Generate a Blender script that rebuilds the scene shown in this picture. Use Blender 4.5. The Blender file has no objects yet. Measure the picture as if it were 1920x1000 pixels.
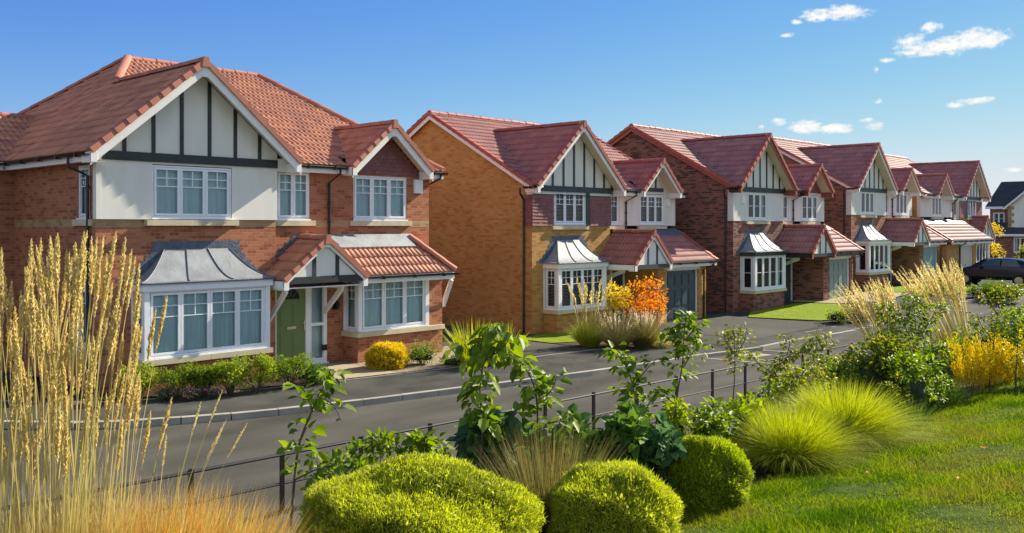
import bpy, bmesh, math, random
import numpy as np
from mathutils import Vector, Matrix
R = math.radians
rng = np.random.default_rng(7); random.seed(7)
S = bpy.context.scene; COL = S.collection
# ------------------------------------------------------------------ camera
F = 1742.0; FX, FY = .7273, .6863; RX, RY = .6863, -.7273; ZC = 3.6
cam = bpy.data.objects.new('camera', bpy.data.cameras.new('camera')); COL.objects.link(cam)
cam.location = (0, 0, ZC); cam.rotation_euler = (R(90), 0, -math.atan2(FX, FY))
cam.data.lens = 36*F/1920; cam.data.sensor_width = 36; cam.data.shift_y = -76/1920
cam.data.clip_end = 3000; cam.data.clip_start = .05
S.camera = cam
# ------------------------------------------------------------------ light
SUN_EL, SUN_AZ = R(32.5), R(-9.5)      # azimuth measured from +X towards +Y
sun = bpy.data.objects.new('sun', bpy.data.lights.new('sun', 'SUN')); COL.objects.link(sun)
sun.data.energy = 5.0; sun.data.angle = R(.5); sun.data.color = (1, .90, .72)
sd = Vector((math.cos(SUN_EL)*math.cos(SUN_AZ), math.cos(SUN_EL)*math.sin(SUN_AZ), math.sin(SUN_EL)))
sun.rotation_euler = sd.to_track_quat('Z', 'Y').to_euler()
S.view_settings.view_transform = 'Standard'; S.view_settings.look = 'None'
S.view_settings.exposure = 1.08; S.view_settings.gamma = 1.0
W = bpy.data.worlds.new('World'); S.world = W; W.use_nodes = True
SKY_STR = .097
def world():
    nt = W.node_tree; nt.nodes.clear(); N = nt.nodes.new; L = nt.links.new
    def m(op, a, b=None, c=None):
        n = N('ShaderNodeMath'); n.operation = op
        for i, v in enumerate((a, b, c)):
            if v is None: continue
            if isinstance(v, (int, float)): n.inputs[i].default_value = v
            else: L(v, n.inputs[i])
        return n.outputs[0]
    sky = N('ShaderNodeTexSky'); sky.sky_type = 'NISHITA'; sky.sun_disc = False
    sky.sun_elevation = SUN_EL; sky.sun_rotation = R(90)-SUN_AZ
    sky.air_density = 1.0; sky.dust_density = .15; sky.ozone_density = 2.2; sky.altitude = 100
    bg = N('ShaderNodeBackground'); bg.inputs[1].default_value = SKY_STR; hs = N('ShaderNodeHueSaturation'); hs.inputs['Saturation'].default_value = 1.28; L(sky.outputs[0], hs.inputs['Color']); 
    sc = N('ShaderNodeSeparateColor'); L(hs.outputs[0], sc.inputs[0]); cc = N('ShaderNodeCombineColor'); lim = .41/SKY_STR   # deeper blue, glow near the sun held back
    for i, k in enumerate((.45, .51, .92)):
        x = m('MULTIPLY', sc.outputs[i], k); L(m('DIVIDE', x, m('POWER', m('ADD', 1, m('POWER', m('DIVIDE', x, lim), 4)), .25)), cc.inputs[i])
    L(cc.outputs[0], bg.inputs[0])
    tc = N('ShaderNodeTexCoord'); sp = N('ShaderNodeSeparateXYZ'); L(tc.outputs['Generated'], sp.inputs[0])
    az = m('ARCTAN2', sp.outputs[1], sp.outputs[0])
    hl = m('SQRT', m('ADD', m('MULTIPLY', sp.outputs[0], sp.outputs[0]), m('MULTIPLY', sp.outputs[1], sp.outputs[1])))
    el = m('ARCTAN2', sp.outputs[2], hl)
    cb = N('ShaderNodeCombineXYZ'); L(az, cb.inputs[0]); L(m('MULTIPLY', el, 1.6), cb.inputs[1])
    ns = N('ShaderNodeTexNoise'); ns.inputs['Scale'].default_value = 55; ns.inputs['Detail'].default_value = 7; ns.inputs['Roughness'].default_value = .62
    L(cb.outputs[0], ns.inputs['Vector'])
    n2 = N('ShaderNodeTexNoise'); n2.inputs['Scale'].default_value = 160; n2.inputs['Detail'].default_value = 5
    L(cb.outputs[0], n2.inputs['Vector'])
    tot = None
    for (px, py, w, h, k) in [(1570,25,68,15,1),(1495,42,12,6,.7),(1476,66,15,5,.7),(1709,86,34,21,1),(1768,88,75,17,1),(1830,74,60,19,1),(1748,53,21,10,.9),
                              (1663,113,15,4,.6),(1643,131,6,6,.6),(1790,197,20,6,.9),(1826,189,36,6.5,.9),(1458,229,16,8,.8),(1512,238,36,14,1),(1566,241,38,10,1),
                              (1641,238,19,9,.8),(1624,226,14,5,.6),(1646,190,8,5,.5),(104,190,15,11,.9),(1428,238,7,5,.6),(1820,318,14,3,.5),(1900,318,16,4,.5)]:
        a = (px-960)/F; X, Y, Z = FX+a*RX, FY+a*RY, (424-py)/F
        hd = math.hypot(X, Y); a0 = math.atan2(Y, X); e0 = math.atan2(Z, hd)
        wa = w/F*.92; ha = h/F
        q = m('ADD', m('POWER', m('MULTIPLY', m('SUBTRACT', az, a0), 1/wa), 2), m('POWER', m('MULTIPLY', m('SUBTRACT', el, e0), 1/ha), 2))
        v = m('MULTIPLY', m('SUBTRACT', 1.15, q), k)
        tot = v if tot is None else m('MAXIMUM', tot, v)
    tot = m('ADD', m('ADD', tot, m('MULTIPLY', m('SUBTRACT', ns.outputs[0], .5), 2.6)), m('MULTIPLY', m('SUBTRACT', n2.outputs[0], .5), 1.7))
    mr = N('ShaderNodeMapRange'); mr.inputs['From Min'].default_value = .0; mr.inputs['From Max'].default_value = 1.35; L(tot, mr.inputs[0]); mr.interpolation_type = 'SMOOTHSTEP'
    cl = N('ShaderNodeBackground'); cl.inputs[0].default_value = (1, .985, .96, 1); cl.inputs[1].default_value = .48
    mix = N('ShaderNodeMixShader'); L(mr.outputs[0], mix.inputs[0]); L(bg.outputs[0], mix.inputs[1]); L(cl.outputs[0], mix.inputs[2])
    # bright broken cloud added in the unseen sky behind camera, fill for the facades
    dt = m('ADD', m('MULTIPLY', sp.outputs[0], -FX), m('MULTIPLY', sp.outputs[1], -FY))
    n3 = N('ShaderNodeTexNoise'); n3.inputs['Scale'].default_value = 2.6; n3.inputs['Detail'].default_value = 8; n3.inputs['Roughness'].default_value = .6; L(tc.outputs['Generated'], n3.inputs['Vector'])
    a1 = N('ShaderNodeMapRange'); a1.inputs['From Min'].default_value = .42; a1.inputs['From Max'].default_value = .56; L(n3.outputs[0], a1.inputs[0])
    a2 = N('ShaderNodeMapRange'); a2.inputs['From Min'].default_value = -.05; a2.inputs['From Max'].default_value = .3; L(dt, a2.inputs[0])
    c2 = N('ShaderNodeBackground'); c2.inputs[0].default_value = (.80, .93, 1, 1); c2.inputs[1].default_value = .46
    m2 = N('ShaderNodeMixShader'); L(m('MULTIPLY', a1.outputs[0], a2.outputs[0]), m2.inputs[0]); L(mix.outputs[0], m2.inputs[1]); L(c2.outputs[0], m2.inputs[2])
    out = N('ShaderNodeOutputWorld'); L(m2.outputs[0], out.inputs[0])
world()
# ------------------------------------------------------------------ materials
def nodes(name):
    m = bpy.data.materials.new(name); m.use_nodes = True
    nt = m.node_tree; return m, nt, nt.nodes, nt.links, nt.nodes['Principled BSDF']
def sock(L, v, s):
    if hasattr(v, 'links'): L.new(v, s)
    else: s.default_value = v
def M(name, col, rough=.6, var=.12, scale=4, bump=0, bscale=40, metal=0, spec=.5, col2=None, detail=5, vec='Object', stretch=None):
    m, nt, N, L, P = nodes(name)
    tc = N.new('ShaderNodeTexCoord'); v = tc.outputs[vec]
    if stretch:
        mp = N.new('ShaderNodeMapping'); mp.inputs['Scale'].default_value = stretch; L.new(v, mp.inputs[0]); v = mp.outputs[0]
    n = N.new('ShaderNodeTexNoise'); n.inputs['Scale'].default_value = scale; n.inputs['Detail'].default_value = detail; L.new(v, n.inputs['Vector'])
    r = N.new('ShaderNodeValToRGB'); r.color_ramp.elements[0].position = .3; r.color_ramp.elements[1].position = .7
    c2 = col2 or tuple(min(1, c*(1+var)) for c in col); c1 = col if col2 else tuple(c*(1-var) for c in col)
    r.color_ramp.elements[0].color = (*c1, 1); r.color_ramp.elements[1].color = (*c2, 1)
    L.new(n.outputs[0], r.inputs[0]); L.new(r.outputs[0], P.inputs['Base Color'])
    P.inputs['Roughness'].default_value = rough; P.inputs['Metallic'].default_value = metal; P.inputs['Specular IOR Level'].default_value = spec
    if bump:
        n2 = N.new('ShaderNodeTexNoise'); n2.inputs['Scale'].default_value = bscale; n2.inputs['Detail'].default_value = 4; L.new(v, n2.inputs['Vector'])
        b = N.new('ShaderNodeBump'); b.inputs['Strength'].default_value = bump; b.inputs['Distance'].default_value = .02
        L.new(n2.outputs[0], b.inputs['Height']); L.new(b.outputs[0], P.inputs['Normal'])
    return m
def brick_mat(name, c1, c2, mortar, dark, darkamt=.25, z=0):
    m, nt, N, L, P = nodes(name)
    uv = N.new('ShaderNodeUVMap')
    bt = N.new('ShaderNodeTexBrick'); bt.inputs['Scale'].default_value = 1; bt.inputs['Brick Width'].default_value = .225; bt.inputs['Row Height'].default_value = .075
    bt.inputs['Mortar Size'].default_value = .006; bt.inputs['Mortar Smooth'].default_value = .3; bt.inputs['Bias'].default_value = 0
    bt.inputs['Color1'].default_value = (*c1, 1); bt.inputs['Color2'].default_value = (*c2, 1); bt.inputs['Mortar'].default_value = (*mortar, 1)
    L.new(uv.outputs[0], bt.inputs['Vector'])
    # some darker bricks: random per brick
    sp = N.new('ShaderNodeSeparateXYZ'); L.new(uv.outputs[0], sp.inputs[0])
    def mt(op, a, b=None):
        n = N.new('ShaderNodeMath'); n.operation = op; sock(L, a, n.inputs[0])
        if b is not None: sock(L, b, n.inputs[1])
        return n.outputs[0]
    row = mt('FLOOR', mt('DIVIDE', sp.outputs[1], .075)); odd = mt('MULTIPLY', mt('MODULO', row, 2.), .5)
    colx = mt('FLOOR', mt('ADD', mt('DIVIDE', sp.outputs[0], .225), odd))
    cb = N.new('ShaderNodeCombineXYZ'); L.new(row, cb.inputs[1]); L.new(colx, cb.inputs[0])
    wn = N.new('ShaderNodeTexWhiteNoise'); wn.noise_dimensions = '2D'; L.new(cb.outputs[0], wn.inputs[0])
    big = N.new('ShaderNodeTexNoise'); big.inputs['Scale'].default_value = 1.1; big.inputs['Detail'].default_value = 4; L.new(uv.outputs[0], big.inputs['Vector'])
    s = mt('ADD', mt('MULTIPLY', wn.outputs[0], .9), mt('MULTIPLY', big.outputs[0], .25))
    mr = N.new('ShaderNodeMapRange'); mr.inputs['From Min'].default_value = 1-darkamt; mr.inputs['From Max'].default_value = 1.1-darkamt*.6; L.new(s, mr.inputs[0])
    mul = mt('MULTIPLY', mr.outputs[0], mt('SUBTRACT', 1.0, bt.outputs['Fac']))
    mx = N.new('ShaderNodeMixRGB'); L.new(mul, mx.inputs[0]); L.new(bt.outputs['Color'], mx.inputs[1]); mx.inputs[2].default_value = (*dark, 1)
    # weathering
    mx2 = N.new('ShaderNodeMixRGB'); mx2.blend_type = 'MULTIPLY'; mx2.inputs[0].default_value = .5
    bg2 = N.new('ShaderNodeTexNoise'); bg2.inputs['Scale'].default_value = .6; bg2.inputs['Detail'].default_value = 6; L.new(uv.outputs[0], bg2.inputs['Vector'])
    rp = N.new('ShaderNodeValToRGB'); rp.color_ramp.elements[0].position = .3; rp.color_ramp.elements[0].color = (.72, .72, .72, 1); rp.color_ramp.elements[1].position = .7; rp.color_ramp.elements[1].color = (1.1, 1.1, 1.1, 1)
    L.new(bg2.outputs[0], rp.inputs[0]); L.new(mx.outputs[0], mx2.inputs[1]); L.new(rp.outputs[0], mx2.inputs[2])
    L.new(mx2.outputs[0], P.inputs['Base Color']); P.inputs['Roughness'].default_value = .85; P.inputs['Specular IOR Level'].default_value = .25
    b = N.new('ShaderNodeBump'); b.inputs['Strength'].default_value = .8; b.inputs['Distance'].default_value = .006; b.invert = True
    ad = mt('SUBTRACT', bt.outputs['Fac'], mt('MULTIPLY', wn.outputs[0], .5))
    L.new(ad, b.inputs['Height']); L.new(b.outputs[0], P.inputs['Normal'])
    return m
def tile_mat(name, c1, c2, rough=.65, tu=.33, tv=.34, lichen=.15):
    m, nt, N, L, P = nodes(name)
    uv = N.new('ShaderNodeUVMap')
    vm = N.new('ShaderNodeVectorMath'); vm.operation = 'DIVIDE'; L.new(uv.outputs[0], vm.inputs[0]); vm.inputs[1].default_value = (tu, tv, 1)
    fl = N.new('ShaderNodeVectorMath'); fl.operation = 'FLOOR'; L.new(vm.outputs[0], fl.inputs[0])
    wn = N.new('ShaderNodeTexWhiteNoise'); wn.noise_dimensions = '2D'; L.new(fl.outputs[0], wn.inputs[0])
    ns = N.new('ShaderNodeTexNoise'); ns.inputs['Scale'].default_value = 2.2; ns.inputs['Detail'].default_value = 8; ns.inputs['Roughness'].default_value = .7; L.new(uv.outputs[0], ns.inputs['Vector'])
    a = N.new('ShaderNodeMath'); a.operation = 'MULTIPLY_ADD'; L.new(wn.outputs[0], a.inputs[0]); a.inputs[1].default_value = .38
    b0 = N.new('ShaderNodeMath'); b0.operation = 'MULTIPLY'; L.new(ns.outputs[0], b0.inputs[0]); b0.inputs[1].default_value = .62; L.new(b0.outputs[0], a.inputs[2])
    rp = N.new('ShaderNodeValToRGB'); rp.color_ramp.elements[0].position = .1; rp.color_ramp.elements[0].color = (*c1, 1); rp.color_ramp.elements[1].position = .85; rp.color_ramp.elements[1].color = (*c2, 1)
    L.new(a.outputs[0], rp.inputs[0]); L.new(rp.outputs[0], P.inputs['Base Color']); P.inputs['Roughness'].default_value = rough; P.inputs['Specular IOR Level'].default_value = .35
    n3 = N.new('ShaderNodeTexNoise'); n3.inputs['Scale'].default_value = 45; L.new(uv.outputs[0], n3.inputs['Vector'])
    b = N.new('ShaderNodeBump'); b.inputs['Strength'].default_value = .25; b.inputs['Distance'].default_value = .01; L.new(n3.outputs[0], b.inputs['Height']); L.new(b.outputs[0], P.inputs['Normal'])
    return m
def island_mat(name, cols, rough=.6, transl=0, spec=.3, bump=0):
    m, nt, N, L, P = nodes(name)
    g = N.new('ShaderNodeNewGeometry'); rp = N.new('ShaderNodeValToRGB'); E = rp.color_ramp.elements
    E[0].color = (*cols[0], 1); E[1].color = (*cols[-1], 1)
    for i, c in enumerate(cols[1:-1]):
        e = E.new((i+1)/(len(cols)-1)); e.color = (*c, 1)
    L.new(g.outputs['Random Per Island'], rp.inputs[0]); L.new(rp.outputs[0], P.inputs['Base Color'])
    P.inputs['Roughness'].default_value = rough; P.inputs['Specular IOR Level'].default_value = spec
    if transl:
        t = N.new('ShaderNodeBsdfTranslucent'); hs = N.new('ShaderNodeHueSaturation'); hs.inputs['Saturation'].default_value = 1.1; hs.inputs['Value'].default_value = 1.25; hs.inputs['Hue'].default_value = .503
        L.new(rp.outputs[0], hs.inputs['Color']); L.new(hs.outputs[0], t.inputs[0])
        mx = N.new('ShaderNodeMixShader'); mx.inputs[0].default_value = transl
        L.new(P.outputs[0], mx.inputs[1]); L.new(t.outputs[0], mx.inputs[2]); L.new(mx.outputs[0], N['Material Output'].inputs[0])
    return m
def glass_mat(name, tint=(.82, .88, .89)):
    m, nt, N, L, P = nodes(name)
    N.remove(P)
    tr = N.new('ShaderNodeBsdfTransparent'); tr.inputs[0].default_value = (*tint, 1)
    gl = N.new('ShaderNodeBsdfGlossy'); gl.inputs['Roughness'].default_value = .02; gl.inputs[0].default_value = (.95, .98, 1, 1)
    ns = N.new('ShaderNodeTexNoise'); ns.inputs['Scale'].default_value = 1.3; tc = N.new('ShaderNodeTexCoord'); L.new(tc.outputs['Object'], ns.inputs['Vector'])
    b = N.new('ShaderNodeBump'); b.inputs['Strength'].default_value = .12; b.inputs['Distance'].default_value = .05; L.new(ns.outputs[0], b.inputs['Height']); L.new(b.outputs[0], gl.inputs['Normal'])
    fr = N.new('ShaderNodeFresnel'); fr.inputs[0].default_value = 1.38
    mx = N.new('ShaderNodeMixShader'); L.new(fr.outputs[0], mx.inputs[0]); L.new(tr.outputs[0], mx.inputs[1]); L.new(gl.outputs[0], mx.inputs[2])
    L.new(mx.outputs[0], N['Material Output'].inputs[0]); return m
MT = {}
MT['upvc'] = M('white_upvc', (.84, .85, .88), .3, .03)
MT['trim'] = M('white_trim', (.84, .83, .80), .45, .05, 2)
MT['stone'] = M('cast_stone', (.58, .50, .34), .8, .12, 3, .3, 60)
MT['render'] = M('cream_render', (.77, .75, .68), .9, .07, .9, .10, 90, stretch=(3, 3, .5))
MT['render2'] = M('blush_render', (.77, .71, .65), .9, .07, .9, .10, 90, stretch=(3, 3, .5))
MT['timber'] = M('black_timber', (.022, .028, .028), .5, .3, 8)
MT['timber2'] = M('blue_black_timber', (.03, .045, .048), .5, .25, 8)
MT['black'] = M('black_plastic', (.012, .012, .014), .3, .2)
MT['lead'] = M('lead', (.20, .22, .24), .55, .22, 3, .25, 14, spec=.35)
MT['leadlight'] = M('lead_pale', (.25, .27, .30), .6, .15, 3, .2, 14, spec=.3)
MT['leaddark'] = M('lead_flashing', (.085, .11, .15), .55, .35, 6, .6, 22)
MT['glass'] = glass_mat('window_glass')
MT['curtain'] = M('grey_net_curtain', (.62, .76, .79), .9, .12, 1.2, stretch=(6, 6, .6))
MT['curtain2'] = M('pale_curtain', (.58, .68, .70), .9, .2, 1.5, stretch=(6, 6, .6))
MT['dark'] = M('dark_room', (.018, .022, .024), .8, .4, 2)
MT['slat'] = M('blind_slat', (.5, .5, .48), .5, .05)
MT['soffit'] = M('soffit_board', (.66, .60, .46), .6, .05)
MT['door_green'] = M('green_door_paint', (.145, .215, .075), .35, .06)
MT['door_dark'] = M('dark_door_paint', (.05, .07, .08), .4, .1)
MT['garage_navy'] = M('navy_garage_paint', (.035, .062, .088), .42, .1, 2)
MT['garage_sage'] = M('sage_garage_paint', (.20, .265, .235), .45, .06, 2)
MT['garage_teal'] = M('teal_garage_paint', (.17, .30, .28), .45, .06, 2)
MT['garage_cream'] = M('cream_garage_paint', (.55, .50, .40), .5, .06, 2)
MT['metal'] = M('brushed_metal', (.7, .7, .68), .25, .05, metal=1)
MT['tileA'] = tile_mat('terracotta_tile', (.27, .10, .08), (.62, .27, .145), tu=.33)
MT['tileB'] = tile_mat('russet_tile', (.245, .085, .09), (.43, .18, .145), tu=.33)
MT['tileC'] = tile_mat('plum_tile', (.235, .092, .105), (.40, .20, .18), tu=.33)
MT['tileD'] = tile_mat('slate_tile', (.03, .035, .045), (.06, .065, .075), tu=.33)
MT['capA'] = island_mat('terracotta_cap', [(.36, .125, .08), (.46, .18, .115), (.40, .145, .095)])
MT['capB'] = island_mat('russet_cap', [(.30, .08, .062), (.38, .125, .09), (.34, .095, .075)])
MT['capC'] = island_mat('plum_cap', [(.30, .08, .065), (.40, .14, .11), (.34, .10, .08)])
MT['hung'] = island_mat('hung_tile', [(.19, .075, .075), (.25, .105, .10), (.22, .085, .09), (.27, .115, .10)])
MT['brickA'] = brick_mat('red_brick', (.40, .14, .072), (.48, .195, .10), (.40, .25, .15), (.30, .085, .045), .3)
MT['brickAb'] = brick_mat('buff_band_brick', (.42, .28, .13), (.47, .33, .16), (.36, .28, .2), (.34, .2, .09), .3)
MT['brickB'] = brick_mat('golden_brick', (.46, .245, .072), (.54, .32, .11), (.50, .31, .11), (.44, .17, .045), .25)
MT['brickC'] = brick_mat('dark_red_brick', (.30, .10, .07), (.34, .14, .095), (.30, .22, .17), (.085, .05, .045), .42)
MT['brickD'] = brick_mat('brown_red_brick', (.31, .12, .075), (.36, .16, .10), (.33, .25, .18), (.12, .06, .05), .35)
# ------------------------------------------------------------------ mesh builder
MIR = None
def tag(o, label=None, cat=None, group=None, kind=None):
    for k, v in (('label', label), ('category', cat), ('group', group), ('kind', kind)):
        if v: o[k] = v
    return o
def empty(name, loc=(0, 0, 0), rz=0, **k):
    o = bpy.data.objects.new(name, None); COL.objects.link(o); o.location = loc; o.rotation_euler = (0, 0, rz); o.empty_display_size = .3
    k.setdefault('kind', 'thing'); return tag(o, **k)
def finish(me, name, parent):
    o = bpy.data.objects.new(name, me); COL.objects.link(o)
    if parent: o.parent = parent
    return o
class MB:
    def __init__(s): s.V = []; s.F = []; s.U = []; s.M = []; s.C = []
    def cut(s):   # what follows is a piece of its own
        if s.F: s.C.append((len(s.V), len(s.F)))
    def face(s, pts, m=0, uv=None):
        i = len(s.V); s.V += [tuple(p) for p in pts]; s.F.append(tuple(range(i, i+len(pts)))); s.M.append(m)
        if uv is None:
            P = [Vector(p) for p in pts]; n = Vector((0, 0, 0))
            for k in range(1, len(P)-1): n += (P[k]-P[0]).cross(P[k+1]-P[0])
            n = n.normalized() if n.length > 1e-12 else Vector((0, 0, 1))
            if abs(n.z) > .95: uv = [(p.x, p.y) for p in P]
            else:
                t = Vector((-n.y, n.x, 0)).normalized(); b = n.cross(t)
                uv = [(p.dot(t), p.dot(b)) for p in P]
        s.U.append(uv)
    def hexa(s, c, m=0):   # 8 corners: bottom 4 ccw, top 4 ccw
        for f in ((3, 2, 1, 0), (4, 5, 6, 7), (0, 1, 5, 4), (1, 2, 6, 5), (2, 3, 7, 6), (3, 0, 4, 7)): s.face([c[i] for i in f], m)
    def box(s, x0, x1, y0, y1, z0, z1, m=0):
        s.hexa([(x0, y0, z0), (x1, y0, z0), (x1, y1, z0), (x0, y1, z0), (x0, y0, z1), (x1, y0, z1), (x1, y1, z1), (x0, y1, z1)], m)
    def fbox(s, fr, a0, a1, b0, b1, c0, c1, m=0):   # frame (P,u,n): a along u, b up, c along n
        P, u, n = fr; g = lambda a, b, c: (P[0]+u[0]*a+n[0]*c, P[1]+u[1]*a+n[1]*c, P[2]+b)
        c = [g(a0, b0, c1), g(a1, b0, c1), g(a1, b0, c0), g(a0, b0, c0), g(a0, b1, c1), g(a1, b1, c1), g(a1, b1, c0), g(a0, b1, c0)]
        s.hexa(c, m)
    def tube(s, pts, r, n=8, m=0, r2=None):
        P = [Vector(p) for p in pts]; rings = []
        for i, p in enumerate(P):
            d = (P[min(i+1, len(P)-1)]-P[max(i-1, 0)]).normalized()
            a = Vector((0, 0, 1)) if abs(d.z) < .9 else Vector((1, 0, 0)); x = d.cross(a).normalized(); y = x.cross(d)
            rr = r if r2 is None else r+(r2-r)*i/(len(P)-1)
            rings.append([p+x*math.cos(2*math.pi*k/n)*rr+y*math.sin(2*math.pi*k/n)*rr for k in range(n)])
        for A, B in zip(rings, rings[1:]):
            for k in range(n): s.face([A[k], A[(k+1) % n], B[(k+1) % n], B[k]], m)
        s.face(rings[0][::-1], m); s.face(rings[-1], m)
    def build(s, name, mats, parent=None, smooth=False, merge=False):
        if s.C:
            pts = [(0, 0)]+[c for c in s.C if c[1] < len(s.F)]+[(len(s.V), len(s.F))]; first = None
            for (v0, f0), (v1, f1) in zip(pts, pts[1:]):
                if f1 == f0: continue
                q = MB(); q.V = s.V[v0:v1]; q.F = [tuple(i-v0 for i in f) for f in s.F[f0:f1]]; q.U = s.U[f0:f1]; q.M = s.M[f0:f1]
                o = q.build(name, mats, parent, smooth, merge); first = first or o
            return first
        V, Fs, U = s.V, s.F, s.U
        if MIR is not None: V = [(MIR-x, y, z) for x, y, z in V]; Fs = [f[::-1] for f in Fs]; U = [list(u)[::-1] for u in U]
        me = bpy.data.meshes.new(name); me.from_pydata(V, [], Fs)
        for m in (mats if isinstance(mats, (list, tuple)) else [mats]): me.materials.append(MT[m] if isinstance(m, str) else m)
        me.polygons.foreach_set('material_index', s.M)
        ul = me.uv_layers.new(name='UVMap'); ul.data.foreach_set('uv', [c for u in U for p in u for c in p])
        if smooth: me.polygons.foreach_set('use_smooth', [True]*len(Fs))
        if merge:
            bm = bmesh.new(); bm.from_mesh(me); bmesh.ops.remove_doubles(bm, verts=bm.verts, dist=.0005); bm.to_mesh(me); bm.free()
        me.update(); return finish(me, name, parent)
def npmesh(name, V, faces_flat, nper, mat, parent=None, smooth=False, mats=None, midx=None, uv=None):
    """V (n,3); faces_flat (nf*nper) int array, constant polygon size nper (or array of sizes)"""
    me = bpy.data.meshes.new(name); V = np.asarray(V, np.float32).reshape(-1, 3).copy(); fl = np.asarray(faces_flat, np.int32).ravel()
    if np.isscalar(nper): tot = np.full(len(fl)//nper, nper, np.int32)
    else: tot = np.asarray(nper, np.int32)
    if MIR is not None and uv is not None:   # mirror x, reverse loops
        V[:, 0] = MIR-V[:, 0]
        st = np.concatenate([[0], np.cumsum(tot)[:-1]]); ends = st+tot-1
        idx = np.repeat(st+ends, tot)-np.arange(len(fl)); fl = fl[idx]; uv = uv[idx]
    st = np.concatenate([[0], np.cumsum(tot)[:-1]]).astype(np.int32)
    me.vertices.add(len(V)); me.vertices.foreach_set('co', V.ravel())
    me.loops.add(len(fl)); me.loops.foreach_set('vertex_index', fl)
    me.polygons.add(len(tot)); me.polygons.foreach_set('loop_start', st); me.polygons.foreach_set('loop_total', tot)
    if smooth: me.polygons.foreach_set('use_smooth', np.ones(len(tot), bool))
    for m in (mats or [mat]): me.materials.append(MT[m] if isinstance(m, str) else m)
    if midx is not None: me.polygons.foreach_set('material_index', np.asarray(midx, np.int32))
    if uv is not None:
        ul = me.uv_layers.new(name='UVMap'); ul.data.foreach_set('uv', np.asarray(uv, np.float32).ravel())
    me.update(calc_edges=True); me.validate(); return finish(me, name, parent)
# ------------------------------------------------------------------ tiled roof planes (real courses and rolls)
class Tiles:
    def __init__(s, res=6, course=.34, period=.165, amp=.016, lip=.03): s.V = []; s.L = []; s.T = []; s.U = []; s.n = 0; s.a = (res, course, period, amp, lip)
    def plane(s, pts, O=None, eu=None):
        """pts: convex polygon ccw seen from above; eaves edge pts[0]->pts[1] (or O/eu given)"""
        res, g, per, amp, lip = s.a
        P = [Vector(p) for p in pts]; n = Vector((0, 0, 0))
        for k in range(1, len(P)-1): n += (P[k]-P[0]).cross(P[k+1]-P[0])
        n.normalize()
        if n.z < 0: P = P[::-1]; n = -n
        O = Vector(O) if O else Vector(pts[0]); eu = (Vector(eu) if eu else Vector(pts[1])-Vector(pts[0])).normalized(); ev = n.cross(eu)
        if ev.z < 0: eu = -eu; ev = n.cross(eu)
        if n.z < .05: return
        us = [(p-O).dot(eu) for p in P]; vs = [(p-O).dot(ev) for p in P]
        du = per/res; i0 = math.floor(min(us)/du)-1; i1 = math.ceil(max(us)/du)+1
        j0 = math.floor(min(vs)/g+.001); j1 = math.ceil(max(vs)/g-.001)
        u = np.arange(i0, i1+1)*du; prof = amp*(1.9*np.abs(np.cos(np.pi*u/per))**.8-1.0)
        nu = len(u); V = []; Fc = []; base = 0
        for j in range(j0, j1):
            jit = rng.normal(0, .0025)
            rows = ((j*g-.004, .012+prof*.2), (j*g-.004, lip+.018+prof+jit), ((j+1)*g+.002, .016+prof*.9))
            for v, h in rows:
                V.append(np.stack([u, np.full(nu, v), h], 1))
            i = np.arange(nu-1)
            for r in range(2):
                a = base+r*nu+i; b = base+(r+1)*nu+i
                Fc.append(np.stack([a, a+1, b+1, b], 1))
            base += 3*nu
        V = np.concatenate(V); Fc = np.concatenate(Fc)
        Mx = np.array([eu, ev, n]); W3 = V@Mx+np.array(O)
        me = bpy.data.meshes.new('tmp'); me.from_pydata(W3.tolist(), [], Fc.tolist())
        bm = bmesh.new(); bm.from_mesh(me)
        for k in range(len(P)):
            a, b = P[k], P[(k+1) % len(P)]; out = (b-a).cross(n).normalized()
            off = .012 if abs((b-a).normalized().dot(eu)) > .99 and (a-O).dot(ev) < .05 and (b-O).dot(ev) < .05 else 0
            bmesh.ops.bisect_plane(bm, geom=bm.verts[:]+bm.edges[:]+bm.faces[:], plane_co=a+out*off, plane_no=out, clear_outer=True)
        bm.to_mesh(me); bm.free()
        nv = len(me.vertices); co = np.empty(nv*3); me.vertices.foreach_get('co', co); co = co.reshape(-1, 3)
        li = np.empty(len(me.loops), np.int32); me.loops.foreach_get('vertex_index', li)
        tt = np.empty(len(me.polygons), np.int32); me.polygons.foreach_get('loop_total', tt)
        rel = co[li]-np.array(O); uv = np.stack([rel@np.array(eu), rel@np.array(ev)], 1)
        # keep the lip faces in their own course
        s.V.append(co); s.L.append(li+s.n); s.T.append(tt); s.U.append(uv); s.n += nv
        bpy.data.meshes.remove(me)
        # underlay
        i = s.n; s.V.append(np.array([p-n*.004 for p in P])); k = len(P); s.n += k
        s.L.append(np.arange(i, i+k)); s.T.append(np.array([k])); s.U.append(np.zeros((k, 2)))
    def slope(s, poly, cuts, O, eu):
        """poly in plan order; cuts = [(x0, x1, ymin)]: strips of x where the slope starts further back"""
        P = [Vector(p) for p in poly]; n = (P[1]-P[0]).cross(P[2]-P[0]).normalized(); O = Vector(O)
        def clip(pp, f):
            out = []
            for a, b in zip(pp, pp[1:]+pp[:1]):
                fa, fb = f(a), f(b)
                if fa >= 0: out.append(a)
                if fa*fb < 0: out.append(a.lerp(b, fa/(fa-fb)))
            return out
        xs = sorted({min(p.x for p in P), max(p.x for p in P), *[v for c in cuts for v in c[:2]]})
        for x0, x1 in zip(xs, xs[1:]):
            q = clip(clip(P, lambda p: p.x-x0), lambda p: x1-p.x)
            for a, b, y in cuts:
                if a <= (x0+x1)/2 <= b: q = clip(q, lambda p: p.y-y)
            if len(q) > 2: s.plane(q, O=O, eu=eu)
    def build(s, name, mat, parent):
        return npmesh(name, np.concatenate(s.V), np.concatenate(s.L), np.concatenate(s.T), mat, parent, uv=np.concatenate(s.U))
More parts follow.
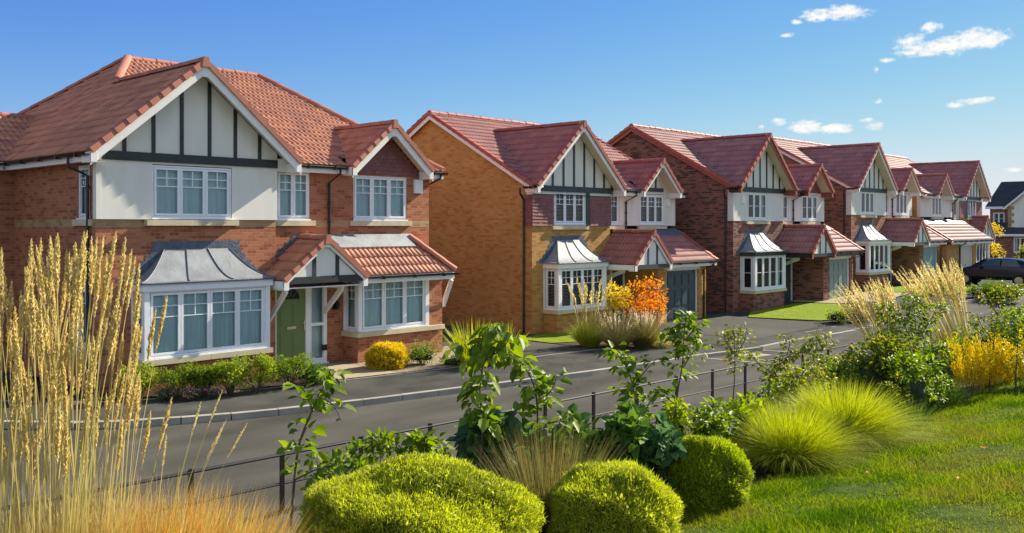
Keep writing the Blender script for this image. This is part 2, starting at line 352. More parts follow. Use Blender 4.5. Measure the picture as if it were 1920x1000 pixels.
def verge(mb, A, B, out, m=0, step=.34, w=.13, drop=.055, inn=.12):
    mb.cut()
    A, B, o = Vector(A), Vector(B), Vector(out); d = B-A; Ln = d.length; d /= Ln; up = o.cross(d)
    if up.z < 0: up = -up
    n = max(1, round(Ln/step)); st = Ln/n
    for i in range(n):
        a = A+d*(i*st-.012); b = A+d*((i+1)*st+.03); h0 = .088; h1 = .060; e = .022; e1 = .0
        c = [a-o*inn+up*-.02, a+o*(w*.5+e)-up*drop, b+o*(w*.5+e1)-up*(drop-.01), b-o*inn+up*-.02]
        t = [a-o*inn+up*h0, a+o*(w*.5+e)+up*h0, b+o*(w*.5+e1)+up*h1, b-o*inn+up*h1]
        mb.hexa([c[0], c[1], c[2], c[3], t[0], t[1], t[2], t[3]], m)
def ridge(mb, A, B, m=0, step=.44, r=.125, lift=.0, up=(0, 0, 1)):
    mb.cut()
    A, B, up = Vector(A), Vector(B), Vector(up); d = B-A; Ln = d.length; d /= Ln
    x = d.cross(up).normalized(); up = x.cross(d); n = max(1, round(Ln/step)); st = Ln/n
    for i in range(n):
        a = A+d*(i*st-.01); b = A+d*((i+1)*st+.02); ra = r*1.06; rb = r*.95
        jt = rng.normal(0, .004)
        ra_ = [a+x*math.cos(t)*ra+up*(math.sin(t)*ra*.8+lift+jt-.01) for t in np.linspace(-.15, math.pi+.15, 9)]
        rb_ = [b+x*math.cos(t)*rb+up*(math.sin(t)*rb*.8+lift+jt-.01) for t in np.linspace(-.15, math.pi+.15, 9)]
        idx = len(mb.V); mb.V += [tuple(p) for p in ra_+rb_]
        for k in range(8):
            mb.F.append((idx+k, idx+k+1, idx+9+k+1, idx+9+k)[::-1]); mb.M.append(m); mb.U.append([(0, 0)]*4)
        mb.F.append(tuple(idx+k for k in range(9))); mb.M.append(m); mb.U.append([(0, 0)]*9)
        mb.F.append(tuple(idx+9+k for k in range(9))[::-1]); mb.M.append(m); mb.U.append([(0, 0)]*9)
def board(mb, A, B, out, depth=.2, th=.03, off=0, top=-.01, m=0):   # bargeboard hanging under the line A-B, plumb cut
    A, B, o = Vector(A), Vector(B), Vector(out)
    a, b = A+o*off, B+o*off; z = Vector((0, 0, 1))
    mb.hexa([a-z*depth, a-z*depth+o*th, b-z*depth+o*th, b-z*depth, a+z*top, a+o*th+z*top, b+o*th+z*top, b+z*top], m)
def wall_holes(mb, fr, w, h, holes, m=0, depth=.12):
    P, u, n = fr; xs = sorted({0, w, *[v for q in holes for v in q[:2]]}); zs = sorted({0, h, *[v for q in holes for v in q[2:4]]})
    g = lambda a, b, c=0: (P[0]+u[0]*a+n[0]*c, P[1]+u[1]*a+n[1]*c, P[2]+b)
    for x0, x1 in zip(xs, xs[1:]):
        for z0, z1 in zip(zs, zs[1:]):
            cx, cz = (x0+x1)/2, (z0+z1)/2
            if any(q[0] < cx < q[1] and q[2] < cz < q[3] for q in holes): continue
            mb.face([g(x0, z0), g(x1, z0), g(x1, z1), g(x0, z1)], m)
    for a0, a1, b0, b1 in holes:
        mb.face([g(a0, b0), g(a0, b1), g(a0, b1, -depth), g(a0, b0, -depth)], m); mb.face([g(a1, b1), g(a1, b0), g(a1, b0, -depth), g(a1, b1, -depth)], m)
        mb.face([g(a0, b1), g(a1, b1), g(a1, b1, -depth), g(a0, b1, -depth)], m); mb.face([g(a1, b0), g(a0, b0), g(a0, b0, -depth), g(a1, b0, -depth)], m)
def window(root, fr, w, h, lights=3, style='geo', cover='curtain', sill=True, name='window', blind=True, fmat='upvc', proud=0, shade=None, frw=.04, sash=.05):
    """fr = (lower left corner on wall face, u, n)"""
    f = MB(); P, u, n = fr; c0, c1 = -.07+proud, -.02+proud
    f.fbox(fr, 0, w, h-frw, h, c0, c1); f.fbox(fr, 0, w, 0, frw, c0, c1); f.fbox(fr, 0, frw, frw, h-frw, c0, c1); f.fbox(fr, w-frw, w, frw, h-frw, c0, c1)
    iw = (w-2*frw); lw = iw/lights; g = MB(); p = MB()
    for i in range(lights):
        a0 = frw+i*lw; a1 = a0+lw
        if i: f.fbox(fr, a0-.018, a0+.018, frw, h-frw, c0, c1-.002)
        s0, s1, t0, t1 = a0+.012, a1-.012, frw+.008, h-frw-.008; k0, k1 = c0+.01, c1+.012
        f.fbox(fr, s0, s1, t1-sash, t1, k0, k1); f.fbox(fr, s0, s1, t0, t0+sash, k0, k1); f.fbox(fr, s0, s0+sash, t0+sash, t1-sash, k0, k1-.001); f.fbox(fr, s1-sash, s1, t0+sash, t1-sash, k0, k1-.001)
        q0, q1, r0, r1 = s0+sash, s1-sash, t0+sash, t1-sash; cg = c0+.03
        G = lambda a, b, c: (P[0]+u[0]*a+n[0]*c, P[1]+u[1]*a+n[1]*c, P[2]+b)
        p.face([G(q0, r0, cg), G(q1, r0, cg), G(q1, r1, cg), G(q0, r1, cg)])
        bw = .0105
        if style == 'geo':
            hh = r1-r0; y1 = r1-hh*.19; y2 = r1-hh*.38; xm = (q0+q1)/2
            for yy in (y1, y2): g.fbox(fr, q0, q1, yy-bw, yy+bw, cg+.003, cg+.014)
            g.fbox(fr, xm-bw, xm+bw, y2+bw, r1, cg+.004, cg+.0125)
        elif style == 'half':
            yy = (r0+r1)/2; g.fbox(fr, q0, q1, yy-bw, yy+bw, cg+.003, cg+.014)
    # plastic cill
    f.fbox(fr, -.015, w+.015, -.035, -.001, c0, .035+proud)
    o = f.build(name, fmat, root)
    p.build('pane', 'glass', o)
    if g.F: g.build('glazing_bar', fmat, o)
    cv = MB(); cc = c0-.06
    Q = lambda a, b, c: (P[0]+u[0]*a+n[0]*c, P[1]+u[1]*a+n[1]*c, P[2]+b)
    if cover == 'venetian':
        cv.face([Q(.01, .01, cc-.03), Q(w-.01, .01, cc-.03), Q(w-.01, h-.01, cc-.03), Q(.01, h-.01, cc-.03)], 1)
        ns = int((h-.1)/.05)
        for i in range(ns):
            b = .05+i*.05; cv.face([Q(.03, b, cc+.022), Q(w-.03, b, cc+.022), Q(w-.03, b+.016, cc), Q(.03, b+.016, cc)], 0)
        cv.build('blind', ['slat', 'dark'], o)
    elif cover == 'dark':
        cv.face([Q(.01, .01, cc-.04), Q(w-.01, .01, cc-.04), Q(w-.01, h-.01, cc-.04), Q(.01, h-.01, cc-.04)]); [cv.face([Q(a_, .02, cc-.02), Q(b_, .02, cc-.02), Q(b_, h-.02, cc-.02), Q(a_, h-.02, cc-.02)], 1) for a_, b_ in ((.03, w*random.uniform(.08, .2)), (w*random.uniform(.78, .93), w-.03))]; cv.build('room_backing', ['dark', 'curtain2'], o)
    else:   # gathered net: slightly pleated sheet
        nn = max(6, int(w/.035)); xs = np.linspace(.01, w-.01, nn+1)
        for i in range(nn):
            ca = cc+.012*math.sin(i*1.9)+.01*math.sin(i*.7); cb_ = cc+.012*math.sin((i+1)*1.9)+.01*math.sin((i+1)*.7)
            cv.face([Q(xs[i], .01, ca), Q(xs[i+1], .01, cb_), Q(xs[i+1], h-.01, cb_), Q(xs[i], h-.01, ca)])
        cv.build('curtain', cover, o)
    if sill:
        s = MB(); nseg = max(1, round(w/.95)); e = .14; tw = w+2*e
        for i in range(nseg):
            a = -e+tw*i/nseg+.003; b = -e+tw*(i+1)/nseg-.003
            s.fbox(fr, a, b, -.175, -.036, -.02, .075)
        s.build('sill', 'stone', o)
    return o
def downpipe(root, pts, r=.036):
    m = MB(); m.tube(pts, r, 8)
    a, b = Vector(pts[-2]), Vector(pts[-1]); k = 3
    for i in range(k):
        p = a.lerp(b, (i+.15)/k); m.tube([p+Vector((0, 0, .04)), p-Vector((0, 0, .04))], r+.012, 8)
    return m.build('downpipe', 'black', root)
def eaves(root, A, B, out, zt, wall_off, fmat='trim', name_f='fascia', gut=True, ext=(0, 0)):
    """fascia + soffit + gutter along A->B at the eaves edge; wall_off = horizontal distance eaves->wall"""
    A = Vector((*A, zt)); B = Vector((*B, zt)); o = Vector((*out, 0)); z = Vector((0, 0, 1)); d = (B-A).normalized()
    f = MB(); t = .025
    f.hexa([A-z*.19-o*t, A-z*.19, B-z*.19, B-z*.19-o*t, A-o*t+z*.005, A+z*.005, B+z*.005, B-o*t+z*.005])
    f.face([A-z*.17-o*t, B-z*.17-o*t, B-z*.17-o*wall_off, A-z*.17-o*wall_off])
    f.build(name_f, fmat, root)
    if gut:
        g = MB(); r = .058; c = o*(r+.004)-z*.015; a = A-d*ext[0]; b = B+d*ext[1]
        pr = [(math.cos(t)*r, math.sin(t)*r) for t in np.linspace(math.pi, 2*math.pi, 7)]
        pr += [(x*.86, y*.86) for x, y in pr[::-1]]
        ra = [a+c+o*x+z*y for x, y in pr]; rb = [b+c+o*x+z*y for x, y in pr]; k = len(pr)
        for i in range(k): g.face([ra[i], ra[(i+1) % k], rb[(i+1) % k], rb[i]])
        g.face(ra); g.face(rb[::-1])
        nb = max(2, int((b-a).length/.9))
        for i in range(nb):
            p = a+(b-a)*((i+.5)/nb)+c; g.fbox((p-z*.02, d, o), -.018, .018, -.055, .03, -r-.004, r+.008)
        g.build('gutter', 'black', root)
def gable_front(root, xc, half, zb, sl, yv, yw, cap, barge='trim', soff='soffit', tilt=.0, depth=.2):
    """verge tiles, bargeboards, soffits of a front facing gable; apex at (xc, zb+half*sl)"""
    za = zb+half*sl; v = MB(); b = MB(); sf = MB(); z = Vector((0, 0, 1))
    for s in (-1, 1):
        b.cut(); sf.cut(); A = Vector((xc+s*half, yv, zb)); Bp = Vector((xc, yv, za))
        verge(v, A, Bp, (0, -1, 0))
        A2 = A+Vector((s*.02, 0, -.02)); board(b, A2, Bp, (0, -1, 0), depth, .03, -.01)
        sf.face([(A.x, yv+.01, A.z-.09), (Bp.x, yv+.01, Bp.z-.09), (Bp.x, yw, Bp.z-.09), (A.x, yw, A.z-.09)])
        # boxed end at eaves
        b.box(min(A.x+s*.02, A.x-s*.12), max(A.x+s*.02, A.x-s*.12), yv-.03, yw, zb-.24, zb-.02)
    v.cut(); v.hexa([(xc-.11, yv-.088, za-.12), (xc+.11, yv-.088, za-.12), (xc+.11, yv+.08, za-.12), (xc-.11, yv+.08, za-.12), (xc-.055, yv-.088, za+.115), (xc+.055, yv-.088, za+.115), (xc+.055, yv+.08, za+.115), (xc-.055, yv+.08, za+.115)])
    b.box(xc-.10, xc+.10, yv-.022, yv+.004, za-depth-.06, za-.02)
    v.build('verge_tile', cap, root); b.build('bargeboard', barge, root); sf.build('soffit', soff, root)
def timbers(root, xs, xc, half, zb, sl, y, zbeam, hb=.2, tw=.085, mat='timber', x0=None, x1=None, under=.33, nm='timber_stud'):
    m = MB(); bx0 = xc-half+.12 if x0 is None else x0; bx1 = xc+half-.12 if x1 is None else x1
    m.box(bx0, bx1, y-.045, y-.001, zbeam, zbeam+hb)
    m.build('timber_beam', mat, root)
    m = MB()
    for x in xs:
        top = zb+(half-abs(x-xc))*sl-.12
        if top > zbeam+hb+.08: m.cut(); m.hexa([(x-tw/2, y-.03, zbeam+hb), (x+tw/2, y-.03, zbeam+hb), (x+tw/2, y-.001, zbeam+hb), (x-tw/2, y-.001, zbeam+hb),
            (x-tw/2, y-.03, top+(.5*tw*sl if x > xc else -.5*tw*sl)), (x+tw/2, y-.03, top-(.5*tw*sl if x > xc else -.5*tw*sl)), (x+tw/2, y-.001, top-(.5*tw*sl if x > xc else -.5*tw*sl)), (x-tw/2, y-.001, top+(.5*tw*sl if x > xc else -.5*tw*sl))])
    m.build(nm, mat, root)
def tile_hang(mb, x0, x1, y, z0, z1, clip=None, c=.115, w=.17, side=None):
    """rows of plain tiles on a wall facing -y (or -x if side)"""
    k = int(round((z1-z0)/c)); c = (z1-z0)/k
    for j in range(k):
        za = z0+j*c; zb2 = za+c+.01; off = (j % 2)*w/2; a = x0-off
        l, r = x0, x1
        if clip: l, r = clip(za+c*.5); l = max(l, x0); r = min(r, x1)
        while a < r:
            b = a+w-.004; p, q = max(a, l), min(b, r)
            if q-p > .02:
                t0 = .030+rng.uniform(0, .008); zz = za-rng.uniform(0, .006)
                if side is None: mb.hexa([(p, y-t0, zz), (q, y-t0, zz), (q, y, zz), (p, y, zz), (p, y-.012, zb2), (q, y-.012, zb2), (q, y, zb2), (p, y, zb2)])
                else: mb.hexa([(side-t0, p, zz), (side, p, zz), (side, q, zz), (side-t0, q, zz), (side-.012, p, zb2), (side, p, zb2), (side, q, zb2), (side-.012, q, zb2)])
            a += w
def bay(root, x0, x1, yf, yw, zs, zt, lights=4, style='geo', cover='curtain', brick='brickA', corn='trim', lead='lead', roof=True, htop=.75, inset=.85, fl='leaddark', base=-.3, sidecov=None):
    b = MB(); b.face([(x0, yf+.1, base), (x1, yf+.1, base), (x1, yf+.1, zs-.15), (x0, yf+.1, zs-.15)]); b.face([(x0, yw, base), (x0, yf+.1, base), (x0, yf+.1, zs-.15), (x0, yw, zs-.15)]); b.face([(x1, yf+.1, base), (x1, yw, base), (x1, yw, zs-.15), (x1, yf+.1, zs-.15)])
    b.build('bay_base', brick, root)
    s = MB(); e = .07; nseg = 2
    for i in range(nseg): s.box(x0-e+(x1-x0+2*e)*i/nseg+.003, x0-e+(x1-x0+2*e)*(i+1)/nseg-.003, yf+.1-.11, yf+.3, zs-.16, zs-.035)
    s.box(x0-e, x0+.08, yf+.305, yw-.002, zs-.16, zs-.035); s.box(x1-.08, x1+e, yf+.305, yw-.002, zs-.16, zs-.035); s.build('bay_sill', 'stone', root)
    p = MB(); pw = .11
    for xx in (x0, x1-pw): p.cut(); p.box(xx, xx+pw, yf+.02, yf+.02+pw, zs-.034, zt-.17)
    p.cut(); p.box(x0-.02, x0+.02, yw-.05, yw-.001, zs-.034, zt-.17); p.cut(); p.box(x1-.02, x1+.02, yw-.05, yw-.001, zs-.034, zt-.17); p.build('corner_post', 'upvc', root)
    window(root, ((x0+pw, yf+.04, zs), (1, 0, 0), (0, -1, 0)), x1-x0-2*pw, zt-.17-zs, lights, style, cover, sill=False, name='bay_window')
    dy = yw-.05-(yf+.02+pw); sc = sidecov or cover
    window(root, ((x0+.02, yw-.05, zs), (0, -1, 0), (-1, 0, 0)), dy, zt-.17-zs, 1, style, sc, sill=False, name='bay_side_window')
    window(root, ((x1-.02, yf+.02+pw, zs), (0, 1, 0), (1, 0, 0)), dy, zt-.17-zs, 1, style, sc, sill=False, name='bay_side_window')
    c = MB(); o = .06; c.box(x0-o, x1+o, yf-o+.04, yw-.002, zt-.17, zt); c.build('bay_cornice', corn, root)
    if not roof: return
    z1, z0 = zt+.0, zt+htop; o = .1; N = 14
    def sec(t):
        h = z1+.03+(z0-z1-.03)*(1-t)**1.75; return x0-o+inset*(1-t), x1+o-inset*(1-t), yw-.01+(yf-o+.04-yw+.01)*t, h
    r = MB(); S_ = [sec(i/N) for i in range(N+1)]
    for A, B in zip(S_, S_[1:]):
        r.face([(A[0], A[2], A[3]), (B[0], B[2], B[3]), (B[1], B[2], B[3]), (A[1], A[2], A[3])])
        r.face([(A[0], yw, A[3]), (B[0], yw, B[3]), (B[0], B[2], B[3]), (A[0], A[2], A[3])])
        r.face([(A[1], A[2], A[3]), (B[1], B[2], B[3]), (B[1], yw, B[3]), (A[1], yw, A[3])])
    A = S_[-1]
    r.box(A[0], A[1], A[2]-.012, yw, z1-.02, z1+.028)
    ro = r.build('bay_roof', lead, root, smooth=False)
    l = MB(); rr = .017
    l.tube([(s_[0], s_[2]-.004, s_[3]+.006) for s_ in S_], rr, 6); l.cut(); l.tube([(s_[1], s_[2]-.004, s_[3]+.006) for s_ in S_], rr, 6)
    for q in (.33, .66): l.cut(); l.tube([(s_[0]+(s_[1]-s_[0])*q, s_[2]-.004, s_[3]+.008) for s_ in S_], rr, 6)
    l.cut(); l.tube([(S_[-1][0], S_[-1][2]-.012, z1+.012), (S_[-1][1], S_[-1][2]-.012, z1+.012)], .014, 6)
    l.build('lead_roll', fl, ro)
    fz = MB(); zc = z1+.03; k = 0
    while zc < z0+.12:
        t = min(1, max(0, 1-max(0, (min(zc, z0-.001)-z1-.03)/(z0-z1-.03))**(1/1.75))); sx = sec(t); ext = .24+.05*(k % 2)
        fz.box(sx[0]-ext, sx[1]+ext, yw-.008-.001*(k % 3), yw-.001, zc, zc+.073); zc += .075; k += 1
    fz.build('lead_flashing', fl, ro)
def bracket(root, x, yw, yo, z, zl, u=1, w=.08, mat='trim'):
    """gallows bracket: wall post + diagonal strut, out to yo"""
    m = MB(); m.box(x-w/2, x+w/2, yw-.08, yw-.001, zl, z-.0)
    m.hexa([(x-w/2+.006, yw-.02, zl+.05), (x+w/2-.006, yw-.02, zl+.05), (x+w/2-.006, yw-.02, zl+.2), (x-w/2+.006, yw-.02, zl+.2),
            (x-w/2+.006, yo+.02, z-.12), (x+w/2-.006, yo+.02, z-.12), (x+w/2-.006, yo+.06, z), (x-w/2+.006, yo+.06, z)][0:4]+[(x-w/2+.006, yo+.02, z-.12), (x+w/2-.006, yo+.02, z-.12), (x+w/2-.006, yo+.1, z), (x-w/2+.006, yo+.1, z)])
    m.box(x-w/2, x+w/2, yw-.081-(yw-yo-.1), yw-.081, z-.075, z-.001)
    m.build('gallows_bracket', mat, root)
# ------------------------------------------------------------------ house 1
G0 = 0.0
def house_a():
    root = empty('brick_house', (8.5, 20.5, 0), label='nearest house, of red brick with a green front door and grey lead bay roof', cat='house')
    fr = lambda x, y, z: ((x, y, z), (1, 0, 0), (0, -1, 0)); HT = 5.04
    w = MB()
    # gable block lower (brick) and main wall right
    wall_holes(w, fr(0, 0, -.5), 4.5, 4.25, [])
    wall_holes(w, fr(4.5, .15, -.5), 5.3, 5.54, [(.02, 1.66, .48, 2.78), (.13, 1.13, 4.28, 5.52), (2.55, 4.45, 4.28, 5.5)])
    w.face([(4.5, 0, -.5), (4.5, .15, -.5), (4.5, .15, 3.75), (4.5, 0, 3.75)])
    wall_holes(w, ((0, 4.9, -.5), (0, -1, 0), (-1, 0, 0)), 4.9, 5.54, [(3.95, 4.6, 4.28, 5.45), (3.95, 4.6, 1.4, 3.0)])
    w.face([(0, 4.9, -.5), (-6.5, 4.9, -.5), (-6.5, 4.9, 5.04), (0, 4.9, 5.04)][::-1])
    w.face([(9.8, .15, -.5), (9.8, 12.6, -.5), (9.8, 12.6, 5.04), (9.8, .15, 5.04)])
    w.face([(9.8, 12.6, -.5), (-6.5, 12.6, -.5), (-6.5, 12.6, 5.04), (9.8, 12.6, 5.04)]); w.face([(-6.5, 4.9, -.5), (-6.5, 4.9, 5.04), (-6.5, 12.6, 5.04), (-6.5, 12.6, -.5)])
    w.build('wall', 'brickA', root)
    b = MB()   # buff string course, 3 mm proud
    for x0, x1, y in ((0, 1.1, 0), (3.36, 4.5, 0)): b.cut(); b.box(x0, x1, y-.004, y+.01, 3.57, 3.745)
    for x0, x1 in ((5.8, 6.9), (9.12, 9.8)): b.cut(); b.box(x0+.001, x1+.004, .146, .16, 3.57, 3.745)
    b.cut(); b.box(-.004, .01, .001, .28, 3.57, 3.745); b.cut(); b.box(-.004, .01, 1.08, 4.9, 3.57, 3.745)
    b.build('brick_band', 'brickAb', root)
    r = MB(); wall_holes(r, fr(-.012, -.06, 3.75), 4.52, 1.3, [(1.26, 3.26, .02, 1.26)], depth=.13)
    r.face([(-.012, -.06, 5.05), (4.508, -.06, 5.05), (4.508, -.06, 5.42), (2.3, -.06, 7.3), (-.012, -.06, 5.42)])
    r.face([(-.012, .12, 3.75), (-.012, -.06, 3.75), (-.012, -.06, 5.2), (-.012, .12, 5.2)]); r.face([(4.508, -.06, 3.75), (4.508, .15, 3.75), (4.508, .15, 5.4), (4.508, -.06, 5.4)]); r.face([(-.012, .12, 3.75), (4.508, .12, 3.75), (4.508, -.06, 3.75), (-.012, -.06, 3.75)])
    r.box(-.016, .09, -.066, -.058, 3.752, 5.0)
    r.build('render_panel', 'render', root)
    # roofs
    Z = 5.2; t = Tiles(8, amp=.021, lip=.032); sl = .85; sf = .505; px, py, pz = 3.58, 6.4, Z+6.5*.505; gy = 4.28; ga = Z+2.6*sl
    sx, sh = 8.1, 1.42; t.slope([(-.3, -.10, Z), (10.15, -.10, Z), (7.9, py, pz), (px, py, pz)], [(-.3, 4.88, .3), (sx-sh+.02, sx+sh-.02, .4)], (0, -.10, Z), (1, 0, 0))
    t.plane([(-.3, gy, Z), (-.3, -.50, Z), (2.3, -.50, ga), (2.3, gy, ga)], O=(-.3, 12.95, Z), eu=(0, -1, 0))
    t.plane([(-.3, 12.95, Z), (-.3, gy, Z), (2.3, gy, ga), (px, py, pz)], O=(-.3, 12.95, Z), eu=(0, -1, 0))
    t.plane([(4.9, -.50, Z), (4.9, -.10, Z), (2.3, gy, ga), (2.3, -.50, ga)], O=(4.9, -.50, Z), eu=(0, 1, 0))
    t.plane([(10.15, -.10, Z), (10.15, 12.95, Z), (7.9, py, pz)])
    t.plane([(10.15, 12.95, Z), (-.3, 12.95, Z), (px, py, pz), (7.9, py, pz)])
    t.plane([(-7, 4.65, Z), (-.3, 4.65, Z), (1.39, 7.5, Z+2.85*sf), (-7, 7.5, Z+2.85*sf)])
    t.plane([(-.3, 10.35, Z), (-7, 10.35, Z), (-7, 7.5, Z+2.85*sf), (1.39, 7.5, Z+2.85*sf)])
    sx, sh = 8.1, 1.42; sz = Z+sh*.88; sy = -.10+sh*.88/sf
    t.plane([(sx-sh, -.10, Z), (sx-sh, -.32, Z), (sx, -.32, sz), (sx, sy, sz)], O=(sx-sh, -.10, Z), eu=(0, -1, 0))
    t.plane([(sx+sh, -.32, Z), (sx+sh, -.10, Z), (sx, sy, sz), (sx, -.32, sz)], O=(sx+sh, -.32, Z), eu=(0, 1, 0))
    ro = t.build('roof', 'tileA', root)
    c = MB(); ridge(c, (px, py, pz+.03), (7.9, py, pz+.03)); ridge(c, (10.15, -.10, Z+.05), (7.9, py, pz+.05)); ridge(c, (px, py, pz+.05), (2.45, gy+.25, ga+.16)); ridge(c, (-.3, 12.95, Z+.04), (px, py, pz+.04))
    ridge(c, (2.3, -.45, ga+.03), (2.3, gy, ga+.03)); ridge(c, (sx, -.3, sz+.03), (sx, sy, sz+.03)); ridge(c, (-7, 7.5, Z+2.85*sf+.03), (1.39, 7.5, Z+2.85*sf+.03))
    c.build('ridge_tile', 'capA', ro)
    gable_front(root, 2.3, 2.6, Z, sl, -.50, -.06, 'capA', depth=.29)
    gable_front(root, sx, sh, Z, .88, -.32, .13, 'capA', depth=.29)
    timbers(root, [.6, 1.27, 1.95, 2.65, 3.33, 4.0], 2.3, 2.6, Z, sl, -.06, 5.06, x0=.1, x1=4.5)
    h = MB(); tile_hang(h, sx-sh+.1, 9.8, .15, 5.05, 6.3, clip=lambda z: (sx-(sz-.15-z)/.88, sx+(sz-.15-z)/.88)); h.build('hung_tile', 'hung', root)
    eaves(root, (4.96, -.10), (sx-sh-.06, -.10), (0, -1), Z-.02, .3); eaves(root, (sx+sh+.05, -.10), (10.15, -.10), (0, -1), Z-.02, .3, ext=(0, .08))
    eaves(root, (-.3, 4.9), (-.3, -.48), (-1, 0), Z-.02, .3, ext=(0, -.02)); eaves(root, (-7, 4.65), (-.35, 4.65), (0, -1), Z-.02, .3); eaves(root, (10.15, -.05), (10.15, 12.9), (1, 0), Z-.02, .35)
    downpipe(root, [(-.37, .55, Z-.08), (-.37, .55, Z-.28), (-.07, .25, Z-.5), (-.07, .25, -.3)])
    downpipe(root, [(6.35, -.21, Z-.08), (6.35, -.21, Z-.2), (6.2, .08, Z-.45), (6.2, .08, 3.3)])
    downpipe(root, [(9.95, -.2, Z-.08), (9.95, -.2, Z-.2), (9.88, .3, Z-.4), (9.88, .3, -.2)])
    q = MB(); q.box(4.512, 4.9, -.055, .14, 4.98, 5.3); q.build('box_end', 'trim', root)
    # windows
    window(root, fr(1.25, -.06, 3.79), 1.98, 1.2, 3, 'geo', 'curtain', sill=False)
    s = MB(); [s.box(a, b_, -.17, .02, 3.61, 3.74) for a, b_ in ((1.08, 2.22), (2.226, 3.38))]; s.build('sill', 'stone', root)
    window(root, fr(4.63, .15, 3.78), 1.0, 1.24, 2, 'geo', 'curtain'); window(root, fr(7.05, .15, 3.78), 1.9, 1.22, 3, 'geo', 'curtain')
    window(root, ((0, .95, 3.78), (0, -1, 0), (-1, 0, 0)), .65, 1.17, 1, 'geo', 'curtain2'); window(root, ((0, .95, .9), (0, -1, 0), (-1, 0, 0)), .65, 1.6, 1, 'geo', 'curtain2')
    bay(root, .8, 3.95, -.65, 0, .67, 2.32, 4, 'geo', 'curtain', 'brickA', 'upvc', 'lead', htop=.74, inset=.85)
    # right bay: white box bay below the lean-to
    bx0, bx1 = 6.7, 9.05
    b = MB(); b.face([(bx0, -.5, -.4), (bx1+.7, -.5, -.4), (bx1+.7, -.5, .62), (bx0, -.5, .62)]); b.face([(bx0, .15, -.4), (bx0, -.5, -.4), (bx0, -.5, .62), (bx0, .15, .62)]); b.face([(bx1+.7, -.5, -.4), (bx1+.7, .15, -.4), (bx1+.7, .15, 2.3), (bx1+.7, -.5, 2.3)])
    b.face([(bx1+.16, -.498, .62), (bx1+.7, -.498, .62), (bx1+.7, -.498, 2.3), (bx1+.16, -.498, 2.3)])
    b.build('bay_base', 'brickA', root)
    s = MB(); s.box(bx0-.06, bx0+1.3, -.58, -.3, .625, .75); s.box(bx0+1.306, bx1+.72, -.58, -.3, .625, .75); s.box(bx0-.06, bx0+.05, -.295, .149, .625, .75); s.build('bay_sill', 'stone', root)
    p = MB(); p.box(bx0, bx0+.11, -.54, -.43, .76, 2.2); p.cut(); p.box(bx1+.02, bx1+.15, -.54, -.43, .76, 2.2); p.cut(); p.box(bx0, bx0+.04, .10, .149, .76, 2.2); p.build('corner_post', 'upvc', root)
    window(root, ((bx0+.11, -.52, .79), (1, 0, 0), (0, -1, 0)), bx1-bx0-.06, 1.4, 3, 'geo', 'curtain', sill=False, name='bay_window')
    window(root, ((bx0+.02, .10, .79), (0, -1, 0), (-1, 0, 0)), .53, 1.4, 1, 'geo', 'curtain2', sill=False, name='bay_side_window')
    # lean-to porch roof with gablet
    ze, zt = 2.27, 3.24; ye = -.9; yw = .15; k = (zt-ze)/(yw-ye); cx, ch = 5.36, 1.25; cz = ze+ch*.8; yv = -1.0
    t = Tiles(8, course=.34, amp=.021, lip=.032)
    t.plane([(cx, ye, ze), (9.85, ye, ze), (9.0, yw, zt), (cx, yw, zt)], O=(cx, ye, ze), eu=(1, 0, 0))
    t.plane([(9.85, ye, ze), (9.85, yw, ze+.02), (9.0, yw, zt)])
    t.plane([(cx-ch, yw, ze), (cx-ch, yv, ze), (cx, yv, cz), (cx, yw, cz)], O=(cx-ch, yw, ze), eu=(0, -1, 0))
    t.plane([(cx+ch, yv, ze), (cx+ch, ye, ze), (cx+.02, ye+(cz-ze)/k, cz-.01), (cx, yv, cz)], O=(cx+ch, yv, ze), eu=(0, 1, 0))
    po = t.build('porch_roof', 'tileA', root)
    c = MB(); ridge(c, (cx, yv+.04, cz+.03), (cx, yw-.02, cz+.03)); ridge(c, (9.87, ye-.02, ze+.07), (9.02, yw-.04, zt+.06)); c.build('ridge_tile', 'capA', po)
    f = MB(); f.hexa([(cx+.2, yw-.32, zt-.25), (9.0, yw-.32, zt-.25), (9.0, yw-.004, zt-.01), (cx+.2, yw-.004, zt-.01), (cx+.2, yw-.34, zt-.21), (9.02, yw-.34, zt-.21), (9.05, yw-.004, zt+.14), (cx+.2, yw-.004, zt+.14)]); f.build('lead_flashing', 'lead', po)
    f = MB(); zc = ze+.1
    while zc < cz+.1:
        xx = cx-ch+(zc-ze)/.8; f.box(xx-.22-.06*(int(zc*14) % 2), cx+.3, yw-.01, yw-.002, zc, zc+.07); zc += .075
    f.build('stepped_flashing', 'leaddark', po)
    gable_front(root, cx, ch, ze, .8, yv, -.55, 'capA', depth=.15)
    p = MB(); p.face([(cx-ch+.2, -.95, ze-.02), (cx+ch-.2, -.95, ze-.02), (cx, -.95, cz-.1)]); p.build('gablet_panel', 'render', root)
    timbers(root, [cx-.36, cx+.34], cx, ch, ze, .8, -.95, ze-.1, .17, .1, x0=cx-ch+.16, x1=cx+ch-.1)
    eaves(root, (cx+ch+.05, ye), (9.85, ye), (0, -1), ze-.0, .42, ext=(0, .08))
    s = MB(); s.box(cx-ch-.05, cx-ch+.1, yv, .149, ze-.2, ze-.02); s.box(cx-ch+.1, cx+ch, -.9, .145, ze-.22, ze-.19); s.build('porch_soffit', 'trim', root)
    bracket(root, 4.3, .15, -.85, ze-.2, .95); bracket(root, 6.05, .15, -.75, ze-.22, 1.15)
    bk = MB(); bk.hexa([(9.72, -.42, 1.2), (9.8, -.42, 1.2), (9.8, -.34, 1.2), (9.72, -.34, 1.2), (9.72, -.42, ze-.19), (9.8, -.42, ze-.19), (9.8, -.34, ze-.19), (9.72, -.34, ze-.19)])
